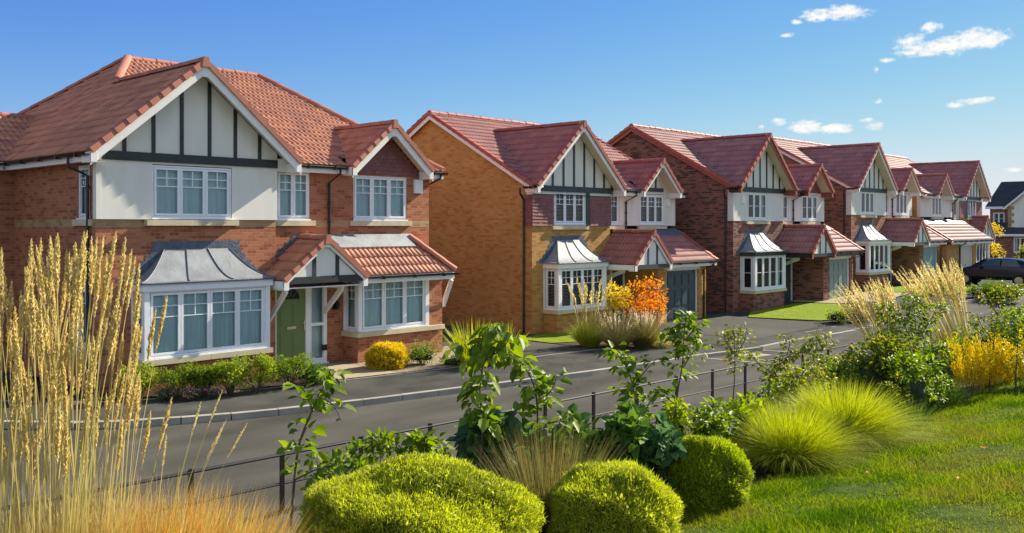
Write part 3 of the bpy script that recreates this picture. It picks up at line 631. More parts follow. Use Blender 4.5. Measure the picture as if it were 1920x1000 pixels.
    bk.hexa([(9.79, -.5, 1.25), (9.86, -.5, 1.25), (9.86, -.5, 1.4), (9.79, -.5, 1.4), (9.8, -.85, ze-.25), (9.87, -.85, ze-.25), (9.87, -.78, ze-.19), (9.8, -.78, ze-.19)]); bk.hexa([(9.8, -.46, 1.22), (9.8, -.39, 1.22), (9.8, -.39, 1.38), (9.8, -.46, 1.38), (10.15, -.46, 1.95), (10.15, -.39, 1.95), (10.15, -.39, 2.08), (10.15, -.46, 2.08)]); bk.build('gallows_bracket', 'trim', root)
    # door set
    d = MB(); fo = ((4.52, .13, -.02), (1, 0, 0), (0, -1, 0))
    d.fbox(fo, 0, .09, 0, 2.3, -.08, -.0); d.fbox(fo, .97, 1.15, 0, 2.3, -.08, 0); d.fbox(fo, 1.53, 1.64, 0, 2.3, -.08, 0); d.fbox(fo, .09, .97, 2.12, 2.3, -.08, -.002); d.fbox(fo, 1.15, 1.53, 2.2, 2.3, -.08, -.002); d.fbox(fo, 1.15, 1.53, 0, .12, -.08, -.002); d.fbox(fo, 1.15, 1.53, .98, 1.06, -.08, -.002)
    d.fbox(fo, -.02, 1.66, -.06, 0, -.1, .06)
    d.build('door_frame', 'upvc', root)
    p = MB(); [p.face([(4.52+a, .15+.04, b_), (4.52+c_, .19, b_), (4.52+c_, .19, e_), (4.52+a, .19, e_)]) for a, c_, b_, e_ in ((1.15, 1.53, .1, .98), (1.15, 1.53, 1.04, 2.18))]; sl_ = p.build('sidelight', 'glass', root)
    p = MB(); p.face([(5.6, .3, 0), (6.2, .3, 0), (6.2, .3, 2.3), (5.6, .3, 2.3)]); p.build('sidelight_curtain', 'curtain2', sl_)
    d = MB(); d.fbox(fo, .09, .97, .02, 2.12, -.07, -.035); q = lambda a0, a1, b0, b1: (d.fbox(fo, a0, a1, b0, b1, -.036, -.026), d.fbox(fo, a0+.035, a1-.035, b0+.035, b1-.035, -.027, -.019))
    q(.19, .49, .18, .86); q(.57, .87, .18, .86); q(.19, .49, 1.02, 1.6); q(.57, .87, 1.02, 1.6)
    dr = d.build('front_door', 'door_green', root)
    p = MB(); ar = [(4.52+.53+math.cos(a)*.27, .158, 1.70+math.sin(a)*.30) for a in np.linspace(0, math.pi, 15)]; p.face(ar); p.build('fanlight', 'dark', dr)
    p = MB()
    for i in range(14): a, b_ = Vector(ar[i]), Vector(ar[i+1]); p.tube([a-Vector((0, .006, 0)), b_-Vector((0, .006, 0))], .012, 5)
    for an in (45, 90, 135): p.tube([(4.52+.53+.09*math.cos(R(an)), .152, 1.7+.09*math.sin(R(an))), (4.52+.53+.27*math.cos(R(an)), .152, 1.7+.3*math.sin(R(an)))], .01, 5)
    p.tube([(4.52+.26, .152, 1.7), (4.52+.8, .152, 1.7)], .012, 5); p.build('fanlight_bar', 'door_green', dr)
    p = MB(); p.box(4.52+.40, 4.52+.68, .128, .15, .93, 1.0); p.build('letterbox', 'metal', dr)
    p = MB(); p.box(4.52+.915, 4.52+.945, .13, .15, .9, 1.14); p.tube([(4.52+.93, .11, 1.06), (4.52+.82, .105, 1.06)], .01, 6); p.tube([(4.52+.93, .15, 1.06), (4.52+.93, .11, 1.06)], .01, 6); p.build('handle', 'metal', dr)
    p = MB(); p.box(9.2, 9.5, .07, .149, 4.55, 4.95); p.box(9.22, 9.48, .06, .071, 4.57, 4.93); p.build('alarm_box', 'upvc', root)
    p = MB(); p.box(6.36, 6.5, .10, .149, 1.35, 1.6); p.tube([(6.43, .03, 1.38), (6.43, .03, 1.58)], .05, 8); p.build('wall_lamp', 'black', root)
    p = MB(); p.box(6.0, 6.16, .125, .149, .28, .44); [p.box(6.01, 6.15, .12, .126, .3+i*.03, .315+i*.03) for i in range(4)]; p.build('air_vent', 'black', root)
house_a()
# ------------------------------------------------------------------ type B houses
def house_b(loc, label, brick='brickB', W=8.85, front='hung', right='render2', trim='trim', beam='timber2', tile='tileB', cap='capB', style='geo', cov='venetian', cov2=None, garage='garage_navy',
            mirror=False, lead='leadlight', sgable='timber', sx=7.2, sg_t=None, res=4, corn='trim', lean_all=False, hip=False, plaque=None, det=True, fascia=None, H=5.06):
    global MIR
    root = empty('brick_house', loc, label=label, cat='house', group='detached brick houses along the street'); MIR = W if mirror else None
    fr = lambda x, y, z: ((x, y, z), (1, 0, 0), (0, -1, 0)); cov2 = cov2 or cov; Z = H; sl = .545; yr = 5.0; zr = Z+(yr+.25)*sl; B = -.9; gw = 4.35; fascia = fascia or trim
    w2x0, w2x1 = sx-.83, sx+.83; D = 10.0; x2 = W
    w = MB()
    up = [(1.15, 2.84, 3.76-B, 4.93-B)]
    wall_holes(w, fr(0, 0, B), gw, 3.71-B, [])
    wall_holes(w, fr(gw, .12, B), W-gw, 3.45-B, [(.1, 1.0, -B, 2.1-B)])
    w.face([(gw, 0, B), (gw, .12, B), (gw, .12, Z-.1), (gw, 0, Z-.1)])
    for x in (0, W):
        pts = [(x, D, B), (x, 0 if x == 0 else .12, B), (x, 0 if x == 0 else .12, Z-.1), (x, yr, zr-.12), (x, D, Z-.1)]; w.face(pts if x == 0 else pts[::-1])
    w.face([(W, D, B), (0, D, B), (0, D, Z-.1), (W, D, Z-.1)])
    if front == 'brick': pass
    w.build('wall', brick, root)
    # upper part of front
    zf = 3.71; r = MB(); r2 = MB()
    hl = [(1.15, 2.84, 3.76-zf, 4.93-zf)]
    wall_holes(r, fr(-.008, -.02, zf), gw+.016, Z-.05-zf, hl)
    r.face([(gw+.008, -.02, zf), (gw+.008, .1, zf), (gw+.008, .1, Z), (gw+.008, -.02, Z)]); r.face([(-.008, .25, zf), (-.008, -.02, zf), (-.008, -.02, Z-.1), (-.008, .25, Z-.1)]); r.face([(-.008, -.02, zf), (-.008, 0, zf), (gw, 0, zf), (gw, -.02, zf)])
    gc, gh = 2.2, 2.45; gs = .92; ga = Z+gh*gs
    r.face([(-.008, -.02, Z-.05), (gw+.008, -.02, Z-.05), (gw+.008, -.02, Z+.16), (gc, -.02, ga-.11), (-.008, -.02, Z+.12)])
    r.build('render_panel', 'render', root)
    wall_holes(r2, fr(gw+.01, .10, zf), W-gw+.0, Z-.05-zf, [(.1, .7, .05, 1.22), (w2x0-gw-.01, w2x1-gw-.01, .05, 1.25)])
    sh = 1.3; szc = Z+sh*gs
    r2.face([(sx-sh+.02, .10, Z-.05), (sx+sh-.02, .10, Z-.05), (sx, .10, szc-.11)])
    r2.face([(W+.01, .10, zf), (W+.01, .3, zf), (W+.01, .3, Z-.1), (W+.01, .10, Z-.1)])
    r2.build('render_panel', right, root)
    if front == 'hung':
        h = MB(); zt2 = Z-.3
        tile_hang(h, -.02, 1.10, -.021, zf, zt2); h.cut(); tile_hang(h, 3.1, gw+.02, -.021, zf, zt2); h.cut(); tile_hang(h, -.02, .42, 0, zf, zt2, side=-.009)
        h.build('hung_tile', 'hung', root)
        m = MB(); m.box(2.88, 3.08, -.05, -.021, zf, 4.95); m.box(-.0, gw, -.05, -.021, zt2+.01, Z-.26); m.build('timber_panel', beam, root)
    # roofs
    t = Tiles(res, course=.34, lip=.03); yg = -.25+gh*gs/sl; xr = W-2.6 if hip else W+.2
    sh = 1.3; cuts = [(-.2, gc+gh-.02, .3), (sx-sh+.02, sx+sh-.02, .4)]
    if hip:
        t.slope([(-.2, -.25, Z), (W+.25, -.25, Z), (xr, yr, zr), (-.2, yr, zr)], cuts, (0, -.25, Z), (1, 0, 0)); t.plane([(W+.25, -.25, Z), (W+.25, D+.25, Z), (xr, yr, zr)]); t.plane([(W+.25, D+.25, Z), (-.2, D+.25, Z), (-.2, yr, zr), (xr, yr, zr)])
    else:
        t.slope([(-.2, -.25, Z), (xr, -.25, Z), (xr, yr, zr), (-.2, yr, zr)], cuts, (0, -.25, Z), (1, 0, 0)); t.plane([(xr, D+.25, Z), (-.2, D+.25, Z), (-.2, yr, zr), (xr, yr, zr)])
    t.plane([(gc-gh, -.25, Z), (gc-gh, -.48, Z), (gc, -.48, ga), (gc, yg, ga)], O=(gc-gh, -.25, Z), eu=(0, -1, 0))
    t.plane([(gc+gh, -.48, Z), (gc+gh, -.25, Z), (gc, yg, ga), (gc, -.48, ga)], O=(gc+gh, -.48, Z), eu=(0, 1, 0))
    ys = -.25+sh*gs/sl
    t.plane([(sx-sh, -.25, Z), (sx-sh, -.42, Z), (sx, -.42, szc), (sx, ys, szc)], O=(sx-sh, -.25, Z), eu=(0, -1, 0))
    t.plane([(sx+sh, -.42, Z), (sx+sh, -.25, Z), (sx, ys, szc), (sx, -.42, szc)], O=(sx+sh, -.42, Z), eu=(0, 1, 0))
    ro = t.build('roof', tile, root)
    c = MB(); ridge(c, (-.2, yr, zr+.03), (xr, yr, zr+.03)); ridge(c, (gc, -.36, ga+.03), (gc, yg, ga+.03)); ridge(c, (sx, -.38, szc+.03), (sx, ys, szc+.03))
    if hip: ridge(c, (W+.25, -.25, Z+.04), (xr, yr, zr+.04))
    c.build('ridge_tile', cap, ro)
    v = MB(); bb = MB()
    for x, o in ((-.2, -1), (W+.2, 1)):
        if o == 1 and hip: continue
        verge(v, (x, -.25, Z), (x, yr, zr), (o, 0, 0)); verge(v, (x, D+.25, Z), (x, yr, zr), (o, 0, 0))
        bb.cut(); board(bb, (x, -.25, Z), (x, yr, zr), (o, 0, 0), .22, .03, -.03); bb.cut(); board(bb, (x, D+.25, Z), (x, yr, zr), (o, 0, 0), .22, .03, -.03)
        for (a, za, b_, zb_) in ((-.25, Z, yr, zr), (D+.25, Z, yr, zr)): bb.face([(x-o*.0, a, za-.1), (x, b_, zb_-.1), (x-o*.2, b_, zb_-.1), (x-o*.2, a, za-.1)])
    v.build('verge_tile', cap, root); bb.build('bargeboard', trim if trim != 'black' else cap, root)
    gable_front(root, gc, gh, Z, gs, -.48, -.02, cap, trim if trim != 'black' else cap, depth=.25)
    gable_front(root, sx, sh, Z, gs, -.42, .1, cap, trim if trim != 'black' else cap, depth=.22)
    timbers(root, [gc-1.74, gc-1.16, gc-.58, gc, gc+.58, gc+1.16, gc+1.74], gc, gh, Z, gs, -.02, Z-.16, .2, .085, mat=beam, x0=.15, x1=gw+.05)
    if sgable == 'timber': timbers(root, [sx-.25, sx+.25], sx, sh, Z, gs, .10, Z-.0, .15, .08, mat=beam, x0=sx-.75, x1=sx+.75)
    else:
        h = MB(); tile_hang(h, sx-sh+.1, sx+sh-.1, .099, Z-.05, szc-.15, clip=lambda z: (sx-(szc-.16-z)/gs, sx+(szc-.16-z)/gs)); h.build('hung_tile', 'hung', root)
    eaves(root, (gc+gh+.05, -.25), (sx-sh-.05, -.25), (0, -1), Z-.02, .35, fascia); eaves(root, (sx+sh+.05, -.25), (W+.22, -.25), (0, -1), Z-.02, .35, fascia, ext=(0, .05)); eaves(root, (-.32, .02), (-.32, -.38), (-1, 0), Z-.02, .3, fascia)
    g = MB(); g.tube([(-.42, -.42, Z-.04), (-.26, -.42, Z-.04), (.05, -.42, Z-.05)], .05, 6); g.build('gutter', 'black', root)
    downpipe(root, [(-.38, .2, Z-.08), (-.38, .2, Z-.25), (-.07, .32, Z-.48), (-.07, .32, B)])
    downpipe(root, [(5.62, -.31, Z-.08), (5.62, -.31, Z-.2), (5.4, .03, Z-.42), (5.4, .03, 3.5)])
    # windows
    window(root, fr(1.15, -.02, 3.78), 1.69, 1.14, 3, style, cov, sill=False); s = MB(); s.box(1.0, 2.98, -.1, .02, 3.58, 3.70); s.cut(); s.box(gw+.0, gw+.95, .02, .14, 3.58, 3.70); s.cut(); s.box(w2x0-.12, w2x1+.12, .02, .14, 3.58, 3.70); s.build('sill', 'stone', root)
    window(root, fr(gw+.13, .10, 3.78), .56, 1.12, 1, style, cov, sill=False); window(root, fr(w2x0, .10, 3.78), w2x1-w2x0, 1.16, 3, style, cov, sill=False)
    # lean-to over garage
    gx, gy = 5.5, -1.35; ze, zt = 2.33, 3.46; ye = -1.7; k = (zt-ze)/(.1-ye); cx, ch = (4.6, 1.15) if not lean_all else (2.0, 1.45); yg2 = ye if not lean_all else -.85; cz = ze+ch*.98; yv = -1.78 if not lean_all else -.95; mx0 = cx if not lean_all else cx+ch
    t = Tiles(res, course=.34)
    t.plane([(mx0, ye, ze), (W+.25, ye, ze), (W+.25, .1, zt), (mx0, .1, zt)])
    t.plane([(cx-ch, 0, ze), (cx-ch, yv, ze), (cx, yv, cz), (cx, .0, cz)], O=(cx-ch, 0, ze), eu=(0, -1, 0))
    t.plane([(cx+ch, yv, ze), (cx+ch, ye if not lean_all else 0, ze), (cx+.01, min(.09, ye+(cz-ze)/k) if not lean_all else 0, cz-.01), (cx, yv, cz)], O=(cx+ch, yv, ze), eu=(0, 1, 0))
    po = t.build('porch_roof', tile, root)
    c = MB(); ridge(c, (cx, yv+.04, cz+.03), (cx, 0, cz+.03)); c.build('ridge_tile', cap, po)
    f = MB(); mf = mx0+.1; f.hexa([(mf, -.2, zt-.19), (W+.1, -.2, zt-.19), (W+.1, .098, zt-.01), (mf, .098, zt-.01), (mf, -.22, zt-.14), (W+.1, -.22, zt-.14), (W+.1, .098, zt+.13), (mf, .098, zt+.13)]); f.build('lead_flashing', 'leaddark', po)
    v = MB(); verge(v, (W+.25, ye, ze), (W+.25, .1, zt), (1, 0, 0)); board(v, (W+.25, ye, ze), (W+.25, .1, zt), (1, 0, 0), .18, .02); v.build('verge_tile', cap, root)
    gable_front(root, cx, ch, ze, .98, yv, yv+.25, cap, trim if trim != 'black' else cap, depth=.2)
    p = MB(); p.face([(cx-ch+.15, yv+.05, ze-.04), (cx+ch-.15, yv+.05, ze-.04), (cx, yv+.05, cz-.1)]); p.build('gablet_panel', 'render', root)
    timbers(root, [cx-.28, cx+.28], cx, ch, ze, .98, yv+.05, ze-.16, .14, .08, mat=beam, x0=cx-ch+.12, x1=cx+ch-.1)
    eaves(root, (cx+ch+.05, ye), (W+.23, ye), (0, -1), ze, .4, fascia, ext=(0, .05))
    s = MB(); s.box(cx-ch-.04, cx-ch+.08, yv, -.002, ze-.2, ze-.02); s.box(cx-ch+.08, cx+ch+.3, -1.6 if not lean_all else -.8, -.01, ze-.19, ze-.165); s.build('porch_soffit', fascia, root)
    gd0, gd1 = 6.1, 8.3; g = MB()
    wall_holes(g, fr(gx, gy, B), W-gx, 2.2-B, [(gd0-gx, gd1-gx, -B-.05, 2.05-B)], depth=.15)
    g.face([(gx, .12, B), (gx, gy, B), (gx, gy, 2.2), (gx, .12, 2.2)]); g.face([(W, gy, B), (W, .12, B), (W, .12, 3.4), (W, gy, 2.5)])
    g.build('garage_wall', brick, root)
    d = MB(); f_ = fr(gd0+.08, gy+.1, .0); gww = gd1-gd0-.16
    d.fbox(f_, 0, gww, .0, 1.98, -.04, -.0)
    for i in range(4 if det else 0):
        for j, (a, b_) in enumerate(((.14, .5), (.62, 1.28), (1.4, 1.85))):
            x0 = .08+i*(gww-.1)/4; x1 = x0+(gww-.1)/4-.1; d.fbox(f_, x0, x1, a, b_, -.001, .012); d.fbox(f_, x0+.04, x1-.04, a+.04, b_-.04, .011, .022)
    gd = d.build('garage_door', garage, root)
    d = MB(); d.fbox(f_, gww*.5-.04, gww*.5+.04, .82, .9, .0, .03); d.build('handle', 'black', gd)
    d = MB(); f2 = fr(gd0, gy+.1, 0); d.fbox(f2, 0, .075, 0, 2.05, -.05, .03); d.fbox(f2, gd1-gd0-.075, gd1-gd0, 0, 2.05, -.05, .03); d.fbox(f2, .075, gd1-gd0-.075, 1.985, 2.13, -.05, .028); d.build('garage_frame', trim if trim != 'black' else 'trim', root)
    d = MB(); d.box(gd0-.06, gd1+.06, gy-.03, gy-.002, 2.02, 2.2); d.build('garage_lintel', trim if trim != 'black' else 'trim', root)
    downpipe(root, [(8.75, ye-.07, ze-.05), (8.75, ye-.07, ze-.15), (8.62, gy-.05, ze-.35), (8.62, gy-.05, B)])
    bracket(root, 3.95, 0, -1.0, ze-.2, 1.6, w=.07)
    d = MB(); d.box(gw+.1, gw+.2, .06, .13, 0, 2.1); d.box(gw+.9, gw+1.0, .06, .13, 0, 2.1); d.box(gw+.2, gw+.9, .06, .13, 2.02, 2.1); d.build('door_frame', 'upvc', root)
    d = MB(); d.box(gw+.2, gw+.9, .09, .13, 0, 2.02); d.box(gw+.28, gw+.5, .08, .091, .2, .9); d.box(gw+.6, gw+.82, .08, .091, .2, .9); dd = d.build('front_door', 'door_dark', root)
    d = MB(); d.box(gw+.84, gw+.87, .06, .08, .95, 1.1); d.build('handle', 'metal', dd)
    d = MB()
    if plaque: d.box(gx+.14, gx+.44, gy-.02, gy-.002, 1.45, 1.62); d.build('door_number_plaque', plaque, root)
    if det: a = MB(); a.box(.62, .85, -.09, -.021, 4.45, 4.75); (a.build('alarm_box', 'upvc', root) if front != 'hung' else None); a = MB(); a.box(8.2+W-8.85, 8.42+W-8.85, .04, .099, 4.5, 4.8); (a.build('alarm_box', 'upvc', root) if front == 'hung' else None)
    bay(root, .6, 3.25, -.7, 0, .86, 2.42, 4, style, cov2, brick, corn, lead, roof=not lean_all, htop=.78, inset=.8, base=B, fl='leaddark')
    MIR = None; return root
house_b((23.4, 21.15, -.1), 'golden buff brick house with tile hung front, pale bay roof and navy garage door', 'brickB', front='hung', right='render2', plaque='garage_teal', res=6)
house_b((34.1, 19.65, .1), 'dark mottled brick house with white render and sage green garage door behind a lawn', 'brickC', W=8.7, front='render', right='render', trim='black', fascia='black', beam='timber', tile='tileC', cap='capB', style='half', cov='dark', garage='garage_sage', sgable='hung', corn='timber2', plaque='black', H=5.1)
house_b((45.3, 19.5, .45), 'brown brick house with white render and a pale teal garage door, fourth in the row', 'brickD', W=8.4, front='render', right='render', beam='timber2', tile='tileC', cap='capC', style='plain', cov='dark', garage='garage_teal', sx=6.9, det=False, H=5.06)
house_b((55.3, 19.6, .42), 'last brick house of the row, large gable on its right, cream garage door', 'brickB', W=10.7, front='hung', right='render2', tile='tileC', cap='capC', style='plain', cov='dark', garage='garage_cream', sx=8.0, mirror=True, det=False, lean_all=True, hip=False, H=5.02)
# ------------------------------------------------------------------ ground and street
def zr(x): return -.18 if x < 31 else (-.18+(x-31)*.036 if x < 46 else .36)
def bankz(x, y):
    t = 9.75-y; z = -3.78
    z += .245*min(max(t, 0), 5.55); z += .16*min(max(t-5.55, 0), 5)
    z += .5*math.exp(-((x-1.5)**2)/9)*min(1, max(0, t/3)); z += max(0, zr(x)+.18)*(1 if y > 4 else .6)
    z += .03*math.sin(x*1.7+y*.9)*math.sin(y*2.1-x*.6)*min(1, max(0, t))
    return z+ZC
def at(px, d, zrel):
    a = (px-960)/F; return Vector((d*(FX+a*RX), d*(FY+a*RY), ZC+zrel))
def atpx(px, py, d): return at(px, d, d*(424-py)/F)
def ground_at(px, d, bank=True, dz=0):
    p = at(px, d, 0); p.z = (bankz(p.x, p.y) if bank else zr(p.x)+.1)+dz; return p
MT['asphalt'] = M('road_asphalt', (.088, .085, .071), .82, .40, .55, .6, 160, detail=10, stretch=(.45, 1.5, 1), spec=.08)
MT['footway'] = M('footway_asphalt', (.070, .071, .062), .88, .35, 1.1, .6, 170, detail=10, spec=.08)
MT['drive'] = M('drive_asphalt', (.088, .086, .075), .88, .18, .4, .5, 160, detail=8, spec=.08)
MT['kerb'] = M('kerb_concrete', (.33, .31, .26), .85, .15, 2, .3, 60, spec=.08)
MT['paving'] = M('path_paving', (.36, .30, .20), .85, .1, 2, .3, 40, spec=.08)
MT['gravel'] = M('gravel', (.30, .24, .17), .9, .5, 28, 1.0, 60, detail=3, spec=.08)
MT['soil'] = M('dark_soil', (.045, .032, .022), .95, .4, 9, 1.0, 30, spec=.08)
MT['mulch'] = M('mulch_soil', (.085, .065, .045), .95, .45, 12, 1.0, 40, spec=.08)
MT['lawnbase'] = M('lawn_base', (.055, .085, .012), .95, .5, 6, 1.0, 70, spec=.08)
MT['lawnfar'] = M('mown_lawn', (.16, .24, .015), .95, .22, 3, 1.0, 120, col2=(.24, .31, .025), spec=.08)
MT['field'] = M('field_ground', (.09, .12, .04), .95, .2, .1)
def surf(name, pts, dz, mat, kind='structure'):
    bm = bmesh.new(); bm.faces.new([bm.verts.new((x, y, 0)) for x, y in pts])
    x0 = min(p[0] for p in pts); x1 = max(p[0] for p in pts)
    for xx in (31, 46):
        if x0 < xx < x1: bmesh.ops.bisect_plane(bm, geom=bm.verts[:]+bm.edges[:]+bm.faces[:], plane_co=(xx, 0, 0), plane_no=(1, 0, 0))
    bmesh.ops.triangulate(bm, faces=bm.faces[:])
    for v in bm.verts: v.co.z = zr(v.co.x)+dz
    bmesh.ops.recalc_face_normals(bm, faces=bm.faces[:])
    for f in bm.faces:
        if f.normal.z < 0: f.normal_flip()
    me = bpy.data.meshes.new(name); bm.to_mesh(me); bm.free(); me.materials.append(MT[mat]); return tag(finish(me, name, None), kind=kind)
gm = MB(); gm.face([(-400, -600, -.6), (1500, -600, -.6), (1500, 1500, -.6), (-400, 1500, -.6)]); tag(gm.build('ground', 'field'), kind='structure')
surf('road', [(-30, 9.0), (140, 9.0), (140, 60), (-30, 60)], 0, 'asphalt')
K = [(3.2, 26), (4.0, 23), (4.9, 20.8), (6.1, 19.0), (7.0, 17.95), (7.84, 17.25), (9.2, 16.6), (10.6, 16.15), (12.5, 15.72), (14.4, 15.4), (16.4, 15.05), (18.3, 14.75), (20, 14.55), (21.6, 14.42), (23.1, 14.35)]
K2 = [(25.7, 13.95), (27.5, 14.0), (30.5, 13.8), (34, 13.6), (40, 13.4), (60, 13.2), (130, 13)]
surf('pavement', K+K2+[(130, 60), (3, 60)], .10, 'footway')
def along(pts, st):
    P = [Vector((*p, 0)) for p in pts]; out = [P[0]]; i = 0; cur = P[0]; need = st
    for a, b in zip(P, P[1:]):
        L = (b-a).length; s = 0
        while L-s >= need: s += need; out.append(a.lerp(b, s/L)); need = st
        need -= L-s
    return out
def kerbs(name, pts, w=.15, h=.125, st=.915, side=1, gap=.006, dz=0):
    m = MB(); Q = along(pts, st)+[Vector((*pts[-1], 0))]
    for a, b in zip(Q, Q[1:]):
        if (b-a).length < .05: continue
        d = (b-a).normalized(); n = Vector((-d.y, d.x, 0))*side; a2 = a+d*gap; b2 = b-d*gap
        c = [a2-n*w, b2-n*w, b2+n*.01, a2+n*.01]
        if side < 0: c = c[::-1]
        za = zr(a.x)+dz; j = rng.normal(0, .002)
        m.hexa([(p.x, p.y, za-.05) for p in c]+[(p.x, p.y, za+h+j) for p in c])
    return tag(m.build(name, 'kerb'), kind='structure')
kerbs('kerb', K); kerbs('kerb', K2)
kerbs('kerb', [(23.1, 14.35), (23.3, 13.0), (23.6, 11.6)], h=.012, w=.1); kerbs('kerb', [(25.7, 13.95), (26.1, 12.6), (26.5, 11.2)], h=.012, w=.1); kerbs('kerb', [(23.1, 14.35), (25.7, 13.95)], w=.14, h=.108)
surf('road_ramp', [(24.0, 13.9), (25.0, 13.75), (25.0, 13.1), (24.2, 13.2)], .012, 'kerb')
E1 = [(5.6, 24), (6.3, 22.2), (7.2, 20.7), (8.0, 19.7), (8.9, 19.2), (10.4, 18.7), (13.1, 18.15), (16.8, 17.65), (19.6, 17.45), (22.5, 17.1)]
kerbs('edging', E1, w=.05, h=.012, dz=.10, st=.9); kerbs('edging', [(30.3, 14.7), (33.6, 14.5)], w=.05, h=.012, dz=.10)
surf('garden_soil', [(7.4, 20.8), (8.0, 19.78), (8.9, 19.28), (10.4, 18.78), (13.1, 18.22), (13.1, 20.6), (8.5, 20.7), (8.3, 24), (6, 24)], .12, 'soil')
surf('path', [(13.1, 18.22), (14.9, 17.97), (15.0, 19.3), (14.7, 20.6), (13.1, 20.6)], .125, 'paving')
surf('gravel_bed', [(14.92, 17.97), (16.8, 17.72), (18.9, 17.55), (19.3, 20.9), (14.7, 20.9), (15.0, 19.3)], .12, 'gravel')
surf('driveway', [(18.92, 17.56), (21.9, 17.2), (21.9, 22), (23.3, 22), (23.3, 32), (19.3, 32), (19.3, 20.9)], .108, 'drive')
surf('lawn', [(21.95, 19.0), (23.6, 18.3), (26.8, 18.2), (27.0, 20.5), (23.4, 20.9), (22.0, 20.3)], .13, 'lawnfar')
surf('garden_soil', [(21.9, 17.3), (24.5, 15.7), (26.4, 16.0), (26.9, 18.2), (23.6, 18.28), (21.95, 18.9)], .118, 'mulch')
surf('driveway', [(27.3, 15.0), (33.0, 15.0), (33.0, 21.5), (27.3, 21.5)], .108, 'drive')
surf('lawn', [(32.9, 18.3), (33.4, 15.6), (34.3, 15.0), (38.4, 15.6), (38.9, 17.2), (38.3, 18.9), (34.4, 19.0)], .14, 'lawnfar')
surf('garden_soil', [(35.0, 14.5), (40.4, 14.4), (40.2, 16.2), (38.5, 15.55), (34.6, 14.95)], .13, 'soil')
surf('path', [(38.6, 19.5), (39.1, 17.3), (40.6, 16.3), (44.6, 16.3), (44.6, 18.3), (42.8, 18.35), (39.7, 18.4), (39.6, 19.5)], .135, 'paving')
surf('lawn', [(44.7, 18.8), (44.7, 14.6), (50.4, 14.4), (50.8, 17.9), (45.5, 18.8)], .14, 'lawnfar')
# bank between the street and the camera
def grid_mesh(name, x0, x1, y0, y1, st, mat, dz=0, inside=None):
    nx = int((x1-x0)/st)+1; ny = int((y1-y0)/st)+1; V = []
    for j in range(ny):
        for i in range(nx): x = x0+i*st; y = y0+j*st; V.append((x, y, bankz(x, y)+dz))
    Fq = [(j*nx+i, j*nx+i+1, (j+1)*nx+i+1, (j+1)*nx+i) for j in range(ny-1) for i in range(nx-1) if inside is None or inside(x0+(i+.5)*st, y0+(j+.5)*st)]
    me = bpy.data.meshes.new(name); me.from_pydata(V, [], Fq); me.materials.append(MT[mat]); me.polygons.foreach_set('use_smooth', [True]*len(Fq)); return finish(me, name, None)
tag(grid_mesh('bank', -14, 90, -16, 9.75, .25, 'mulch'), kind='structure')
edge = lambda x: 4.35+.12*math.sin(x*1.3)+.08*math.sin(x*3.1)
tag(grid_mesh('lawn', 4.9, 90, -16, 4.9, .1, 'lawnbase', .012, lambda x, y: y < edge(x) and x > 5.6+(4.3-y)*.1 and (x < 30 or y < 4)), kind='structure')
